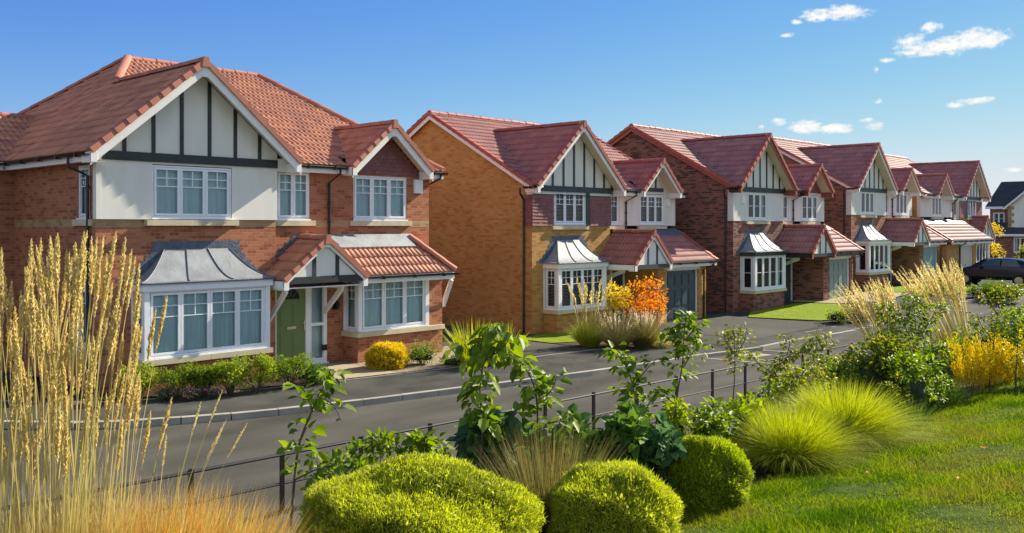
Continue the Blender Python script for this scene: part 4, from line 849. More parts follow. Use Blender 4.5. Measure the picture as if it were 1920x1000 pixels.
# ------------------------------------------------------------------ plants
def unit(v): return v/np.maximum(np.linalg.norm(v, axis=-1, keepdims=True), 1e-9)
class Soup:
    def __init__(s): s.V = []; s.L = []; s.T = []; s.I = []; s.n = 0
    def add(s, V, Fq, k, mi=0):
        s.V.append(V.reshape(-1, 3)); s.L.append((Fq+s.n).ravel()); s.T.append(np.full(Fq.size//k, k)); s.I.append(np.full(Fq.size//k, mi)); s.n += V.size//3
    def build(s, name, mats, parent=None, smooth=True):
        ms = mats if isinstance(mats, (list, tuple)) else [mats]
        return npmesh(name, np.concatenate(s.V), np.concatenate(s.L), np.concatenate(s.T), None, parent, smooth, ms, np.concatenate(s.I))
    def blades(s, base, tipdir, L, bend, w, seg=3, mi=0, side=None, pw=.6):
        N = len(base); t = np.linspace(0, 1, seg+1)
        P = base[:, None]+tipdir[:, None]*(L[:, None]*t)[..., None]+bend[:, None]*(t**2)[None, :, None]
        if side is None:
            a = rng.uniform(0, 2*np.pi, N); side = np.stack([np.cos(a), np.sin(a), np.zeros(N)], 1)
        ww = w[:, None]*(1-t[None, :-1])**pw*np.minimum(1, .55+t[None, :-1]*2)*.5
        Lf = P[:, :-1]-side[:, None]*ww[..., None]; Rt = P[:, :-1]+side[:, None]*ww[..., None]
        V = np.concatenate([np.stack([Lf, Rt], 2).reshape(N, -1, 3), P[:, -1:]], 1); m = 2*seg+1
        o = (np.arange(N)*m)[:, None]
        if seg > 1:
            q = np.concatenate([np.array([2*i, 2*i+1, 2*i+3, 2*i+2]) for i in range(seg-1)])
            base_n = s.n
            Q = (o+q[None]).reshape(-1, 4); Tt = o+np.array([2*seg-2, 2*seg-1, 2*seg])[None]
            s.V.append(V.reshape(-1, 3)); s.L.append((Q+s.n).ravel()); s.T.append(np.full(len(Q), 4)); s.I.append(np.full(len(Q), mi))
            s.L.append((Tt+s.n).ravel()); s.T.append(np.full(len(Tt), 3)); s.I.append(np.full(len(Tt), mi)); s.n += N*m
        else: s.add(V, o+np.array([0, 1, 2])[None], 3, mi)
    def leaves(s, c, ax, nr, L, Wd, mi=0, fold=.18, curl=.12):
        """ovate folded leaves; c = leaf base"""
        N = len(c); ax = unit(ax); sd = unit(np.cross(ax, nr)); up = np.cross(sd, ax); L = L[:, None]; Wd = Wd[:, None]
        b = c; tip = c+ax*L-up*L*curl*1.3; f = up*Wd*fold
        r1 = c+ax*L*.28+sd*Wd*.5+f; r2 = c+ax*L*.66+sd*Wd*.40+f-up*L*curl*.5; l1 = c+ax*L*.28-sd*Wd*.5+f; l2 = c+ax*L*.66-sd*Wd*.40+f-up*L*curl*.5
        V = np.stack([b, r1, r2, tip, l2, l1], 1); o = (np.arange(N)*6)[:, None]
        Q = np.concatenate([o+np.array([0, 1, 2, 3]), o+np.array([0, 3, 4, 5])], 1).reshape(-1, 4); s.add(V, Q, 4, mi)
def rdir(N, up=0.):
    v = rng.normal(size=(N, 3)); v[:, 2] += up; return unit(v)
G = lambda n, c, tr=.45, r=.5, sp=.35: MT.__setitem__(n, island_mat(n, c, r, tr, sp))
G('leaf_green', [(.09, .15, .012), (.17, .26, .02), (.27, .35, .03), (.12, .19, .015)])
G('leaf_lime', [(.22, .31, .02), (.38, .44, .03), (.30, .37, .025), (.16, .24, .02)])
G('leaf_dark', [(.06, .14, .03), (.11, .21, .04), (.18, .29, .04), (.07, .14, .025)], .35, .5, .2)
G('leaf_blue', [(.05, .12, .045), (.09, .18, .065), (.15, .25, .09)], .35, .5, .2)
G('leaf_mixed', [(.13, .20, .02), (.22, .29, .03), (.42, .36, .03), (.16, .20, .02), (.12, .17, .02)])
G('leaf_rust', [(.68, .22, .03), (.78, .34, .05), (.72, .17, .03), (.62, .36, .06)], .5)
G('leaf_gold', [(.72, .52, .012), (.80, .62, .015), (.68, .45, .01), (.62, .56, .03)], .4)
G('mound_leaf', [(.36, .42, .03), (.48, .53, .05), (.62, .62, .08), (.40, .46, .03)], .5, .55, .25)
G('mound_olive', [(.14, .20, .02), (.24, .30, .03), (.30, .28, .06), (.18, .25, .02)], .4, .6, .2)
G('mound_leaf2', [(.27, .38, .014), (.37, .47, .02), (.46, .52, .03), (.30, .40, .014)], .5, .55, .25)
G('grass_lime', [(.32, .37, .02), (.44, .48, .04), (.38, .42, .025), (.52, .54, .08)], .45)
G('grass_lawn', [(.13, .23, .004), (.20, .30, .006), (.28, .35, .01), (.14, .24, .004), (.34, .35, .025), (.17, .27, .006)], .45, .7, .04)
G('grass_dark', [(.05, .13, .006), (.08, .17, .006), (.12, .20, .008)], .4, .7, .04); G('grass_dry', [(.20, .23, .02), (.30, .30, .04), (.24, .22, .05), (.14, .20, .012)], .4, .7, .04)
G('grass_green', [(.06, .12, .02), (.10, .18, .025), (.14, .22, .03)], .4)
G('grass_tan', [(.24, .19, .06), (.32, .25, .09), (.18, .17, .05), (.14, .15, .04)], .35)
G('grass_straw', [(.46, .38, .15), (.55, .46, .20), (.36, .31, .11), (.40, .40, .12)], .35)
G('grass_ember', [(.60, .30, .06), (.66, .42, .12), (.52, .22, .05), (.42, .38, .08), (.68, .52, .22), (.50, .42, .15)], .4)
G('seed_gold', [(.66, .54, .22), (.76, .64, .31), (.56, .44, .15), (.80, .70, .40), (.62, .52, .18)], .45, .6, .15)
G('seed_pale', [(.62, .50, .28), (.70, .58, .36), (.52, .38, .20)], .5)
G('seed_white', [(.60, .56, .46), (.70, .66, .56), (.45, .42, .30)], .5)
G('heather', [(.20, .06, .09), (.12, .07, .06), (.28, .12, .14), (.06, .08, .04)], .2)
MT['bark'] = M('twig_bark', (.10, .07, .045), .8, .3, 20); MT['stemgreen'] = M('green_stem', (.12, .13, .04), .6, .2, 10)
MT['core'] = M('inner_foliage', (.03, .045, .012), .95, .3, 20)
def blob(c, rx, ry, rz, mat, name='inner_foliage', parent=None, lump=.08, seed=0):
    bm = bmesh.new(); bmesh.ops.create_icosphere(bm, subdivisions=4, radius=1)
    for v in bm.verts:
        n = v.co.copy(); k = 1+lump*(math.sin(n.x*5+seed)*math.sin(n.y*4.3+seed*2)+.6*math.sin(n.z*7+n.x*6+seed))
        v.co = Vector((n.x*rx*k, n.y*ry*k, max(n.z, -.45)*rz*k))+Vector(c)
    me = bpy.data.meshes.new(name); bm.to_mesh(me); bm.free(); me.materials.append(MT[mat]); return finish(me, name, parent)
def lumpk(n, seed, lump): return 1+lump*(np.sin(n[:, 0]*5+seed)*np.sin(n[:, 1]*4.3+seed*2)+.6*np.sin(n[:, 2]*7+n[:, 0]*6+seed))
def mound(p, rx, ry, rz, N, mat, label, Ll=.03, seed=1, group='clipped dome shrubs on the bank', ww=.006, mat2=None, name='dome_shrub'):
    root = empty(name, p, label=label, cat='shrub', group=group); zc = rz*.42
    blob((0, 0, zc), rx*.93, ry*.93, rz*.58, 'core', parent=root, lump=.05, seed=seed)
    n = rdir(N, .35); n[:, 2] = np.maximum(n[:, 2], -.6); k = lumpk(n, seed, .07)*(1+.035*np.sin(n[:, 0]*17+seed)*np.sin(n[:, 1]*15)*np.sin(n[:, 2]*13))*rng.uniform(.90, 1.03, N)
    c = n*np.array([rx, ry, rz*.62])*k[:, None]+np.array([0, 0, zc]); nn = unit(n/np.array([rx, ry, rz*.62]))
    d = unit(nn*1.2+rng.normal(size=(N, 3))*.5+np.array([0, 0, .3])); L = rng.uniform(.5, 1.25, N)*Ll*(1+1.3*(rng.uniform(0, 1, N) > .90))
    s = Soup(); bd = rng.normal(size=(N, 3))*.15*L[:, None]; w_ = rng.uniform(.7, 1.2, N)*ww*1.6
    pt = np.sin(n[:, 0]*6+seed)+np.sin(n[:, 1]*7-seed)+np.sin(n[:, 2]*9+n[:, 0]*4)+.8*np.sin(n[:, 0]*19+n[:, 1]*23)+rng.normal(0, 1.1, N)
    for mi, kk in enumerate((pt <= 1.1, pt > 1.1)): s.blades((c-d*L[:, None]*.4)[kk], d[kk], L[kk], bd[kk], w_[kk], 2, mi=mi)
    m = rng.choice(N, N//3, replace=False); s.leaves(c[m], d[m]+rng.normal(size=(len(m), 3))*.6, nn[m], L[m]*.5, L[m]*.25)
    s.build('foliage', [mat, mat2 or 'mound_olive'], root); return root
def tussock(p, N, H, R0, spread, droop, w, mats, label, name='grass_tussock', cat='ornamental grass', group=None, seg=4, heads=0, headL=.25, headmat='seed_gold', lean=(0, 0), hw=.012, hH=1.3, straight=.25, hN=60, hlo=.75, dome=0.):
    root = empty(name, p, label=label, cat=cat, group=group); s = Soup()
    a = rng.uniform(0, 2*np.pi, N); r = R0*np.sqrt(rng.uniform(0, 1, N)); b = np.stack([np.cos(a)*r, np.sin(a)*r, -.03*np.ones(N)], 1)
    a2 = a+rng.normal(0, .5, N); out = np.stack([np.cos(a2), np.sin(a2), np.zeros(N)], 1); q = rng.uniform(0, 1, N)[:, None]**.7
    d = unit(np.array([[lean[0], lean[1], 1]])+out*q*spread); L = H*rng.uniform(.6, 1.08, N)
    if dome: L = L*(.86+.14*q[:, 0]); q = dome+(1-dome)*q
    bd = (out*q*droop*.8+np.array([[lean[0]*.5, lean[1]*.5, 0]])-np.array([0, 0, 1])*droop*q**1.5*.75)*L[:, None]
    s.blades(b, d, L, bd, w*rng.uniform(.6, 1.2, N), seg, mi=0); k = rng.choice(N, N//5, replace=False)
    s.build('blades', mats, root)
    if heads:
        n = heads; a = rng.uniform(0, 2*np.pi, n); r = R0*np.sqrt(rng.uniform(0, 1, n)); b = np.stack([np.cos(a)*r, np.sin(a)*r, np.zeros(n)], 1)
        out = np.stack([np.cos(a), np.sin(a), np.zeros(n)], 1); L = H*hH*(hlo+(1.04-hlo)*rng.uniform(0, 1, n)**.8)
        d = unit(np.array([[lean[0], lean[1], 1]])+out*rng.uniform(0, 1, (n, 1))*straight); bd = (np.array([[lean[0], lean[1], -.05]])*.8+out*rng.uniform(0, .2, (n, 1)))*L[:, None]*.5
        st = Soup(); st.blades(b, d, L, bd, np.full(n, .006)*max(1, hw/.012), 5, side=None, pw=.15); st.build('stalks', 'grass_straw', root)
        M_ = hN; t = np.repeat(np.linspace(0, 1, M_)[None], n, 0); tt = 1-headL/L[:, None]*(1-t)
        P = b[:, None]+d[:, None]*(L[:, None]*tt)[..., None]+bd[:, None]*(tt**2)[..., None]
        P = P.reshape(-1, 3); tg = unit((d[:, None]+2*bd[:, None]/L[:, None, None]*tt[..., None]).reshape(-1, 3)); tf = t.ravel()
        dd = unit(tg+rdir(len(P))*.55); wd = hw*(np.sin(np.pi*np.clip(tf*.9+.08, 0, 1))**.6)
        ll = wd*rng.uniform(1.1, 2.0, len(P)); PP = P+rdir(len(P))*wd[:, None]*.35; nn_ = rdir(len(P))
        for q_ in (np.array_split(np.arange(len(P)), n) if n <= 30 else [np.arange(len(P))]):
            h = Soup(); h.leaves(PP[q_], dd[q_], nn_[q_], ll[q_], ll[q_]*.38, curl=.05); h.build('seed_head' if n <= 30 else 'seed_heads', headmat, root)
    return root
def leafball(s, c, r, N, L, ratio=.6, sq=(1, 1, 1), mi=0, upn=.5):
    n = rdir(N); k = rng.uniform(.35, 1, N)**.5; P = np.array(c)+n*np.array(sq)*r*k[:, None]
    ax = unit(n*.7+rng.normal(size=(N, 3))*.6+np.array([0, 0, -.1])); nr = unit(rng.normal(size=(N, 3))*.5+np.array([0, 0, 1.]))
    l = L*rng.uniform(.6, 1.2, N); s.leaves(P, ax, nr, l, l*ratio, mi)
def shrub(p, rx, ry, h, N, L, mat, label, ratio=.5, cat='shrub', group=None, name='shrub', balls=9, core=True, upright=0):
    root = empty(name, p, label=label, cat=cat, group=group); s = Soup(); st = MB()
    for i in range(balls):
        a = rng.uniform(0, 2*np.pi); q = math.sqrt(rng.uniform(0, 1)); z = h*rng.uniform(.35, .78); rr = min(rx, ry, h)*rng.uniform(.34, .55)
        c = (math.cos(a)*q*(rx-rr*.6), math.sin(a)*q*(ry-rr*.6), z); leafball(s, c, rr, N//balls, L, ratio, (1, 1, .9+upright))
        st.cut(); st.tube([(c[0]*.15, c[1]*.15, -.05), (c[0]*.5, c[1]*.5, z*.5), c], .012, 5, r2=.004)
    V = np.concatenate(s.V); kz = h/np.percentile(V[:, 2], 99.5); kx = rx/max(.05, np.percentile(np.abs(V[:, 0]), 97)); ky = ry/max(.05, np.percentile(np.abs(V[:, 1]), 97)); K_ = np.array([kx, ky, kz]); V = V*K_; s.V = [V]
    st.V = [tuple(np.array(v)*K_) for v in st.V]
    s.build('foliage', mat, root); st.C = []; st.build('stem', 'bark', root)
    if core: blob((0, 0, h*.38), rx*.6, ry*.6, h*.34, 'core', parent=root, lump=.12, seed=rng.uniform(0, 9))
    return root
def sapling(label, stems, N, L, mat, ratio=.68, r=.012, t0=.25, name='young_tree', cat='sapling', group='young trees planted on the bank', pet=.05, droop=.35, clump=.0, extra=None):
    """stems: list of world polylines"""
    o = Vector(stems[0][0]); root = empty(name, o, label=label, cat=cat, group=group); s = Soup(); tot = [sum((Vector(b)-Vector(a)).length for a, b in zip(q, q[1:])) for q in stems]; T = sum(tot)
    for i, q in enumerate(stems):
        # smooth the polyline
        P = [Vector(v)-o for v in q]; Q = []
        for k in range(len(P)-1):
            p0, p1, p2, p3 = P[max(k-1, 0)], P[k], P[k+1], P[min(k+2, len(P)-1)]
            for u in (0, .25, .5, .75): Q.append(.5*((2*p1)+(-p0+p2)*u+(2*p0-5*p1+4*p2-p3)*u*u+(-p0+3*p1-3*p2+p3)*u**3))
        Q.append(P[-1]); m = MB(); m.tube(Q, r*(1 if i == 0 else .6), 6, r2=r*.22); m.build('stem', 'bark', root, smooth=True)
        A = np.array(Q); n = int(N*tot[i]/T); u = (t0 if i == 0 else .1)+(1-(t0 if i == 0 else .1))*rng.uniform(0, 1, n)**.8; x = u*(len(A)-1); k = np.minimum(x.astype(int), len(A)-2); f = (x-k)[:, None]
        c = A[k]*(1-f)+A[k+1]*f; a = rng.uniform(0, 2*np.pi, n); out = np.stack([np.cos(a), np.sin(a), rng.uniform(-.3, .5, n)], 1)
        c = c+out*(pet*rng.uniform(.3, 1.6, n))[:, None]*(1+clump*np.sin(u*25)[:, None]); l = L*rng.uniform(.55, 1.15, n)
        ax = unit(out+rng.normal(size=(n, 3))*.35-np.array([0, 0, droop])); nr = unit(out*.4+np.array([0, 0, 1.])+rng.normal(size=(n, 3))*.35)
        s.leaves(c, ax, nr, l, l*ratio)
    s.build('foliage', mat, root); return root
# lawn on the bank
N = 330000
def lawn_blades():
    u = rng.uniform(0, 1, N)**1.15; x = 5.4+u*13.5; y = .2+rng.uniform(0, 1, N)*4.4
    e = 4.35+.12*np.sin(x*1.3)+.08*np.sin(x*3.1)+rng.normal(0, .05, N); k = (y < e) & (x > 5.7+(4.3-y)*.1+rng.normal(0, .06, N)) & (x < 4.1*y+3.5)
    pat = np.sin(x*2.1+y*1.3)*np.sin(y*3.3-x*.8)+.6*np.sin(x*5.3+2*y)*np.sin(y*6.1)
    k &= rng.uniform(0, 1, N) < np.clip(.95+pat*.3, .6, 1)
    x, y, pat = x[k], y[k], pat[k]; n = len(x); z = np.array([bankz(a, b) for a, b in zip(x, y)])+.005
    b = np.stack([x, y, z], 1); d = unit(np.array([[0, 0, 1.]])+rng.normal(size=(n, 3))*.42); L = rng.uniform(.022, .06, n)*(1+.6*np.clip(pat, -1, 1))*np.where(rng.uniform(0, 1, n) > .96, 1.9, 1)
    p2_ = np.sin(x*1.1-y*2.3+1)+.7*np.sin(x*3.7+y*2.9)+.5*np.sin(x*7.3-y*5.1)+rng.normal(0, .7, n); s = Soup(); w_ = rng.uniform(.005, .010, n); bd = rng.normal(size=(n, 3))*L[:, None]*.5*np.array([1, 1, .3])
    for mi, k in enumerate((np.abs(p2_) <= .75, p2_ > .75, p2_ < -.75)): s.blades(b[k], d[k], L[k], bd[k], w_[k], 2, mi=mi)
    tag(s.build('grass', ['grass_lawn', 'grass_dark', 'grass_dry']), kind='stuff')
lawn_blades()
def fallen(px, py, i):
    d = 6.0
    for _ in range(30):
        p = at(px, d, 0); d = (ZC-bankz(p.x, p.y))*F/(py-424)
    p = at(px, d, 0); s = Soup(); s.leaves(np.zeros((1, 3)), np.array([[1., .3, .2]]), np.array([[0, 0, 1.]]), np.array([.06]), np.array([.04])); o = s.build('fallen_leaf', 'leaf_rust'); o.location = (p.x, p.y, bankz(p.x, p.y)+.05); o.rotation_euler = (0, 0, i*1.3)
    return o
for i, (px, py, t) in enumerate([(1627, 898, 'leftmost orange fallen leaf lying on the bank lawn'), (1849, 850, 'orange fallen leaf on the lawn, farthest up the bank'), (1802, 908, 'small red orange fallen leaf on the middle of the lawn'), (1884, 921, 'orange fallen leaf on the lawn, nearest the right edge')]):
    tag(fallen(px, py, i), t, 'fallen leaf', 'fallen leaves on the lawn')
# dome shrubs
for px, d, rx, ry, rz, n, m, lb, sd_ in [(785, 6.0, .76, .74, .70, 125000, 'mound_leaf', 'largest lime green dome shrub, in the front left of the dome shrubs', 1.0),
        (1152, 6.5, .465, .46, .56, 80000, 'mound_leaf', 'round lime green dome shrub in the middle, right of the tan sedge', 2.2), (1325, 8.0, .36, .36, .58, 50000, 'mound_leaf2', 'smallest dome shrub, darker green, nearest the lawn', 3.7)]:
    p = ground_at(px, d); mound(p, rx, ry, rz, n, m, lb, 0.03 if d < 7 else .028, sd_)
# tussocks
tussock(ground_at(1478, 9.5), 7500, .88, .17, .62, .78, .0085, 'grass_lime', 'drooping lime grass tussock, left of the pair beside the lawn', group='lime grass tussocks', seg=6, dome=.12)
tussock(ground_at(1577, 10.3), 8500, .96, .19, .66, .78, .009, 'grass_lime', 'larger lime grass tussock, right of the pair beside the lawn', group='lime grass tussocks', seg=6, dome=.12)
tussock(ground_at(1030, 6.9), 1500, .98, .12, .55, .12, .006, 'grass_tan', 'stiff tan and olive sedge between the two front dome shrubs', name='sedge', seg=4)
tussock(ground_at(1415, 10.4), 260, .62, .09, .35, .12, .022, 'grass_green', 'clump of dark green strap leaves beside the lime tussocks', name='iris_clump', cat='plant', seg=4)
# tall feather grass at the left
for i, (px, d, n, h, hd, lb) in enumerate([(35, 4.5, 420, .95, 36, 'tall feather reed grass at the far left edge of the view'), (95, 4.3, 420, 1.0, 40, 'tall feather reed grass with golden heads, second from the left edge'),
        (150, 4.5, 400, .95, 36, 'tall feather reed grass with golden heads, third from the left edge'), (200, 4.8, 340, .95, 22, 'tall feather reed grass with golden heads, nearest the bay window'), (-25, 4.2, 300, 1.0, 24, 'tall feather reed grass partly cut off by the left edge')]):
    p = ground_at(px, d); Hh = (ZC-.02-d*14/F)-p.z
    tussock(p, n, .85, .13, .32, .25, .007, 'grass_straw', lb, name='feather_reed_grass', group='feather reed grasses at the left', heads=hd, headL=.29, hw=.0142, hH=Hh/.85, straight=.10, headmat='seed_gold', seg=4, hN=300, hlo=.55)
p = ground_at(285, 5.2); tussock(p, 120, .8, .06, .4, .3, .005, 'grass_straw', 'thin reed grass with a few leaning heads, right of the others', name='feather_reed_grass', group='feather reed grasses at the left', heads=6, headL=.22, hw=.009, hH=(ZC-.75-p.z)/.8, straight=.22, lean=(.10, -.10), hN=120)
for i, (px, d, h, lb) in enumerate([(20, 4.5, .85, 'orange tinted low grass at the bottom left corner'), (110, 4.4, .8, 'orange tinted low grass below the reed heads'), (200, 4.5, .86, 'orange tinted low grass, third along from the left corner'), (290, 4.7, .88, 'orange tinted low grass in front of the railing'), (370, 4.9, .78, 'orange tinted low grass beside the first railing post'), (445, 5.2, .66, 'orange tinted low grass, rightmost of its drift')]):
    p = ground_at(px, d); tp = ZC-d*(892-424+18*abs(i-3))/F; tussock(p, 1700, max(.5, (tp-p.z)*1.02), .2, .45, .28, .0055, 'grass_ember', lb, name='ember_grass', group='orange low grasses at the left', seg=4)
# saplings
def stem(pts, d, spread=0): return [atpx(x, y, d+spread*k) for k, (x, y) in enumerate(pts)]
def rooted(px, d, pts, **k):
    g_ = ground_at(px, d, dz=-.05); return [g_]+stem(pts, d, **k)
sapling('slender sapling with ribbed green leaves, leftmost, in front of the railing', [rooted(545, 6.4, [(546, 990), (552, 900), (562, 830), (585, 770), (600, 735), (630, 695)]), stem([(552, 900), (600, 878), (640, 872)], 6.4), stem([(585, 770), (575, 740), (560, 722)], 6.4), stem([(600, 745), (625, 760), (640, 790)], 6.4), stem([(575, 800), (560, 835), (550, 850)], 6.3)], 104, 0.110, 'leaf_green', t0=.36, pet=.055)
sapling('leafy sapling with big drooping leaves behind the largest dome shrub', [rooted(900, 7.2, [(900, 880), (905, 800), (900, 730), (912, 660), (930, 610)]), stem([(905, 700), (880, 660), (870, 645)], 7.2), stem([(905, 680), (945, 650), (958, 625)], 7.1)], 152, 0.130, 'leaf_green', t0=.34, pet=.07, droop=.8)
sapling('leaning sapling with broad dark leaves, second from the large dome shrub', [rooted(1005, 7.6, [(1005, 880), (1008, 780), (1000, 720), (975, 680), (940, 655)]), stem([(1006, 760), (1035, 730), (1045, 700)], 7.6), stem([(1003, 800), (1045, 790), (1070, 775)], 7.5), stem([(1003, 745), (975, 760), (965, 780)], 7.5)], 174, 0.115, 'leaf_green', t0=.42, pet=.075)
sapling('multi stemmed sapling rising left of the tallest sapling by the railing', [rooted(1195, 8.8, [(1200, 880), (1196, 800), (1188, 730), (1170, 680), (1150, 655)]), stem([(1196, 790), (1225, 745), (1235, 730)], 8.8), stem([(1190, 720), (1215, 690), (1232, 672)], 8.8), stem([(1194, 740), (1175, 730), (1160, 745)], 8.8)], 217, 0.091, 'leaf_green', t0=.38, pet=.06)
sapling('tallest green sapling in front of the navy garage door', [rooted(1268, 9.0, [(1265, 800), (1270, 740), (1280, 680), (1282, 630), (1288, 590)]), stem([(1280, 690), (1300, 660), (1318, 640)], 9.0), stem([(1281, 660), (1262, 640), (1250, 620)], 9.0), stem([(1283, 640), (1300, 620), (1312, 606)], 9.0), stem([(1268, 760), (1250, 745), (1244, 735)], 9)], 246, 0.091, 'leaf_green', t0=.5, pet=.065, clump=.4)
sapling('thin sapling with a small bushy top beside the railing post', [rooted(1370, 10.4, [(1370, 800), (1376, 730), (1378, 670), (1375, 615)]), stem([(1377, 670), (1395, 640), (1400, 615)], 10.4), stem([(1376, 660), (1360, 640), (1356, 620)], 10.4)], 217, 0.062, 'leaf_mixed', t0=.6, pet=.06)
sapling('wide spreading sapling with bronze tipped leaves over the road ramp', [rooted(1440, 11, [(1440, 780), (1442, 720), (1452, 690), (1500, 660), (1545, 625)]), stem([(1448, 700), (1420, 680), (1408, 660)], 11), stem([(1470, 680), (1480, 650), (1478, 632)], 11), stem([(1500, 662), (1540, 655), (1552, 640)], 11), stem([(1446, 705), (1500, 705), (1530, 690)], 11)], 609, 0.060, 'leaf_mixed', t0=.4, pet=.07)
sapling('dark leaved sapling left of the second plume grass', [rooted(1655, 12.5, [(1655, 760), (1660, 680), (1664, 610), (1662, 570)]), stem([(1660, 660), (1680, 620), (1690, 600)], 12.5), stem([(1660, 680), (1645, 650), (1640, 625)], 12.5)], 478, 0.060, 'leaf_green', t0=.45, pet=.085)
sapling('dense green sapling in front of the second plume grass', [rooted(1725, 12.6, [(1722, 760), (1722, 680), (1716, 600), (1712, 555)]), stem([(1720, 640), (1745, 600), (1760, 570)], 12.6), stem([(1720, 650), (1700, 620), (1695, 590)], 12.6), stem([(1722, 680), (1750, 660), (1775, 640)], 12.6)], 812, 0.063, 'leaf_green', t0=.4, pet=.09)
sapling('yellow topped sapling in front of the dark car', [rooted(1858, 13.6, [(1855, 720), (1862, 650), (1872, 580), (1878, 530)]), stem([(1870, 590), (1850, 560), (1838, 545)], 13.6), stem([(1872, 580), (1895, 555), (1910, 535)], 13.6), stem([(1862, 640), (1840, 610), (1832, 590)], 13.6), stem([(1864, 630), (1900, 600), (1915, 580)], 13.6)], 609, 0.063, 'leaf_mixed', t0=.4, pet=.09)
sapling('small green sapling at the right edge below the car', [rooted(1905, 13.2, [(1905, 700), (1908, 640), (1912, 590)]), stem([(1907, 650), (1890, 620), (1880, 600)], 13.2)], 377, 0.060, 'leaf_green', t0=.3, pet=.09)
# lower planting on the bank
def bshrub(px, top, d, w, n, L, mat, lb, ratio=.6, **k):
    p = ground_at(px, d); h = ZC-d*(top-424)/F-p.z; r = w/2*d/F; return shrub(p, r, r*.8, max(.2, h), n, L, mat, lb, ratio, group='leafy shrubs planted on the bank', **k)
bshrub(925, 768, 7.6, 150, 620, .125, 'leaf_blue', 'blue green broad leaved shrub behind the tan sedge', .75, name='broadleaf_shrub')
bshrub(1040, 775, 7.9, 170, 700, .12, 'leaf_dark', 'dark glossy broad leaved shrub right of the tan sedge', .75, name='broadleaf_shrub')
bshrub(1165, 770, 7.9, 130, 620, .115, 'leaf_dark', 'dark glossy shrub behind the middle dome shrub', .72, name='broadleaf_shrub')
bshrub(1235, 790, 8.0, 110, 560, .115, 'leaf_blue', 'blue green broad leaved shrub left of the smallest dome shrub', .75, name='broadleaf_shrub')
bshrub(1275, 752, 9.0, 110, 520, .075, 'leaf_lime', 'lime leaved shrub at the foot of the tallest sapling')
bshrub(1345, 745, 9.6, 110, 620, .075, 'leaf_green', 'mid green shrub left of the strap leaved clump', .4)
bshrub(1440, 718, 11.2, 90, 600, .055, 'leaf_green', 'small green shrub behind the strap leaved clump')
bshrub(1510, 688, 11.6, 132, 1120, .055, 'leaf_mixed', 'bronze and green shrub behind the lime tussocks')
bshrub(1585, 678, 12.0, 120, 1120, .05, 'leaf_green', 'green shrub right behind the larger lime tussock')
bshrub(1640, 628, 12.0, 144, 2400, .052, 'leaf_mixed', 'rounded yellow green shrub left of the dark leaved sapling')
bshrub(1700, 656, 11.8, 144, 2080, .055, 'leaf_green', 'leafy green shrub beside the golden plumes')
bshrub(1755, 643, 13.0, 120, 1600, .055, 'leaf_green', 'green shrub touching the left side of the golden plumes')
bshrub(620, 838, 8.2, 90, 260, .085, 'leaf_green', 'low green shrub between leftmost sapling and large dome shrub')
bshrub(700, 815, 8.0, 130, 420, .085, 'leaf_green', 'low green shrub just behind the left of the large dome shrub')
bshrub(805, 808, 8.2, 110, 380, .10, 'leaf_green', 'low green shrub just behind the top of the large dome shrub')
bshrub(1850, 610, 15.0, 132, 1440, .055, 'leaf_green', 'green shrub behind the golden plumes')
bshrub(1915, 578, 15.0, 108, 1280, .055, 'leaf_green', 'green shrub at the right edge behind the golden plumes')
bshrub(1560, 664, 12.6, 120, 1300, .05, 'leaf_mixed', 'bronze tinted shrub behind the pair of lime tussocks, nearest the railing')
bshrub(1660, 700, 11.4, 90, 900, .045, 'leaf_mixed', 'small yellowish shrub at the lawn edge right of the lime tussocks')
bshrub(1740, 700, 12.2, 90, 900, .045, 'leaf_green', 'small green shrub at the lawn edge left of the golden plumes')
bshrub(1480, 700, 11.8, 120, 1200, .05, 'leaf_lime', 'lime green shrub by the railing behind the left lime tussock')
bshrub(1400, 740, 10.0, 90, 700, .06, 'leaf_lime', 'yellow green shrub around the foot of the thin bushy topped sapling')
bshrub(1325, 770, 9.2, 90, 700, .06, 'leaf_green', 'green shrub directly behind the smallest dome shrub')
for q_, (px_, d_) in enumerate([(1530, 11.0), (1630, 11.3), (1700, 11.2), (1770, 12.6)]):
    tussock(ground_at(px_, d_), 500, .5, .15, .8, .4, .007, 'grass_green', ['wispy green grass clump behind the left tussock', 'wispy green grass clump right of the large tussock', 'wispy green grass clump before the leafy green shrub', 'wispy green grass clump left of the golden plumes'][q_], name='wild_grass', group='wispy grass clumps on the bank')
def plume(px, d, w, top, n, lb):
    p = ground_at(px, d); h = ZC-d*(top-424)/F-p.z; root = empty('golden_plume_shrub', p, label=lb, cat='shrub', group='golden plume shrubs on the bank'); s = Soup(); r = w/2*d/F; st = Soup(); q = n
    a = rng.uniform(0, 2*np.pi, q); rr = r*.5*np.sqrt(rng.uniform(0, 1, q)); b = np.stack([np.cos(a)*rr, np.sin(a)*rr, np.zeros(q)], 1); out = np.stack([np.cos(a), np.sin(a), np.zeros(q)], 1)
    dd = unit(np.array([[0, 0, 1.]])+out*rng.uniform(0, .5, (q, 1))); L = h*rng.uniform(.7, 1.1, q)
    st.blades(b, dd, L, out*.02, np.full(q, .008), 3); st.build('stem', 'stemgreen', root)
    M_ = 110; t = rng.uniform(.25, 1, (q, M_)); P = (b[:, None]+dd[:, None]*(L[:, None]*t)[..., None]).reshape(-1, 3); tf = t.ravel(); wd = .075*(1.08-tf)+.012
    P = P+rdir(len(P))*wd[:, None]*rng.uniform(.3, 1, (len(P), 1)); l = rng.uniform(.02, .035, len(P)); s.leaves(P, unit(rdir(len(P))*.6+np.array([0, 0, .8])), rdir(len(P)), l, l*.4)
    s.build('foliage', 'leaf_gold', root)
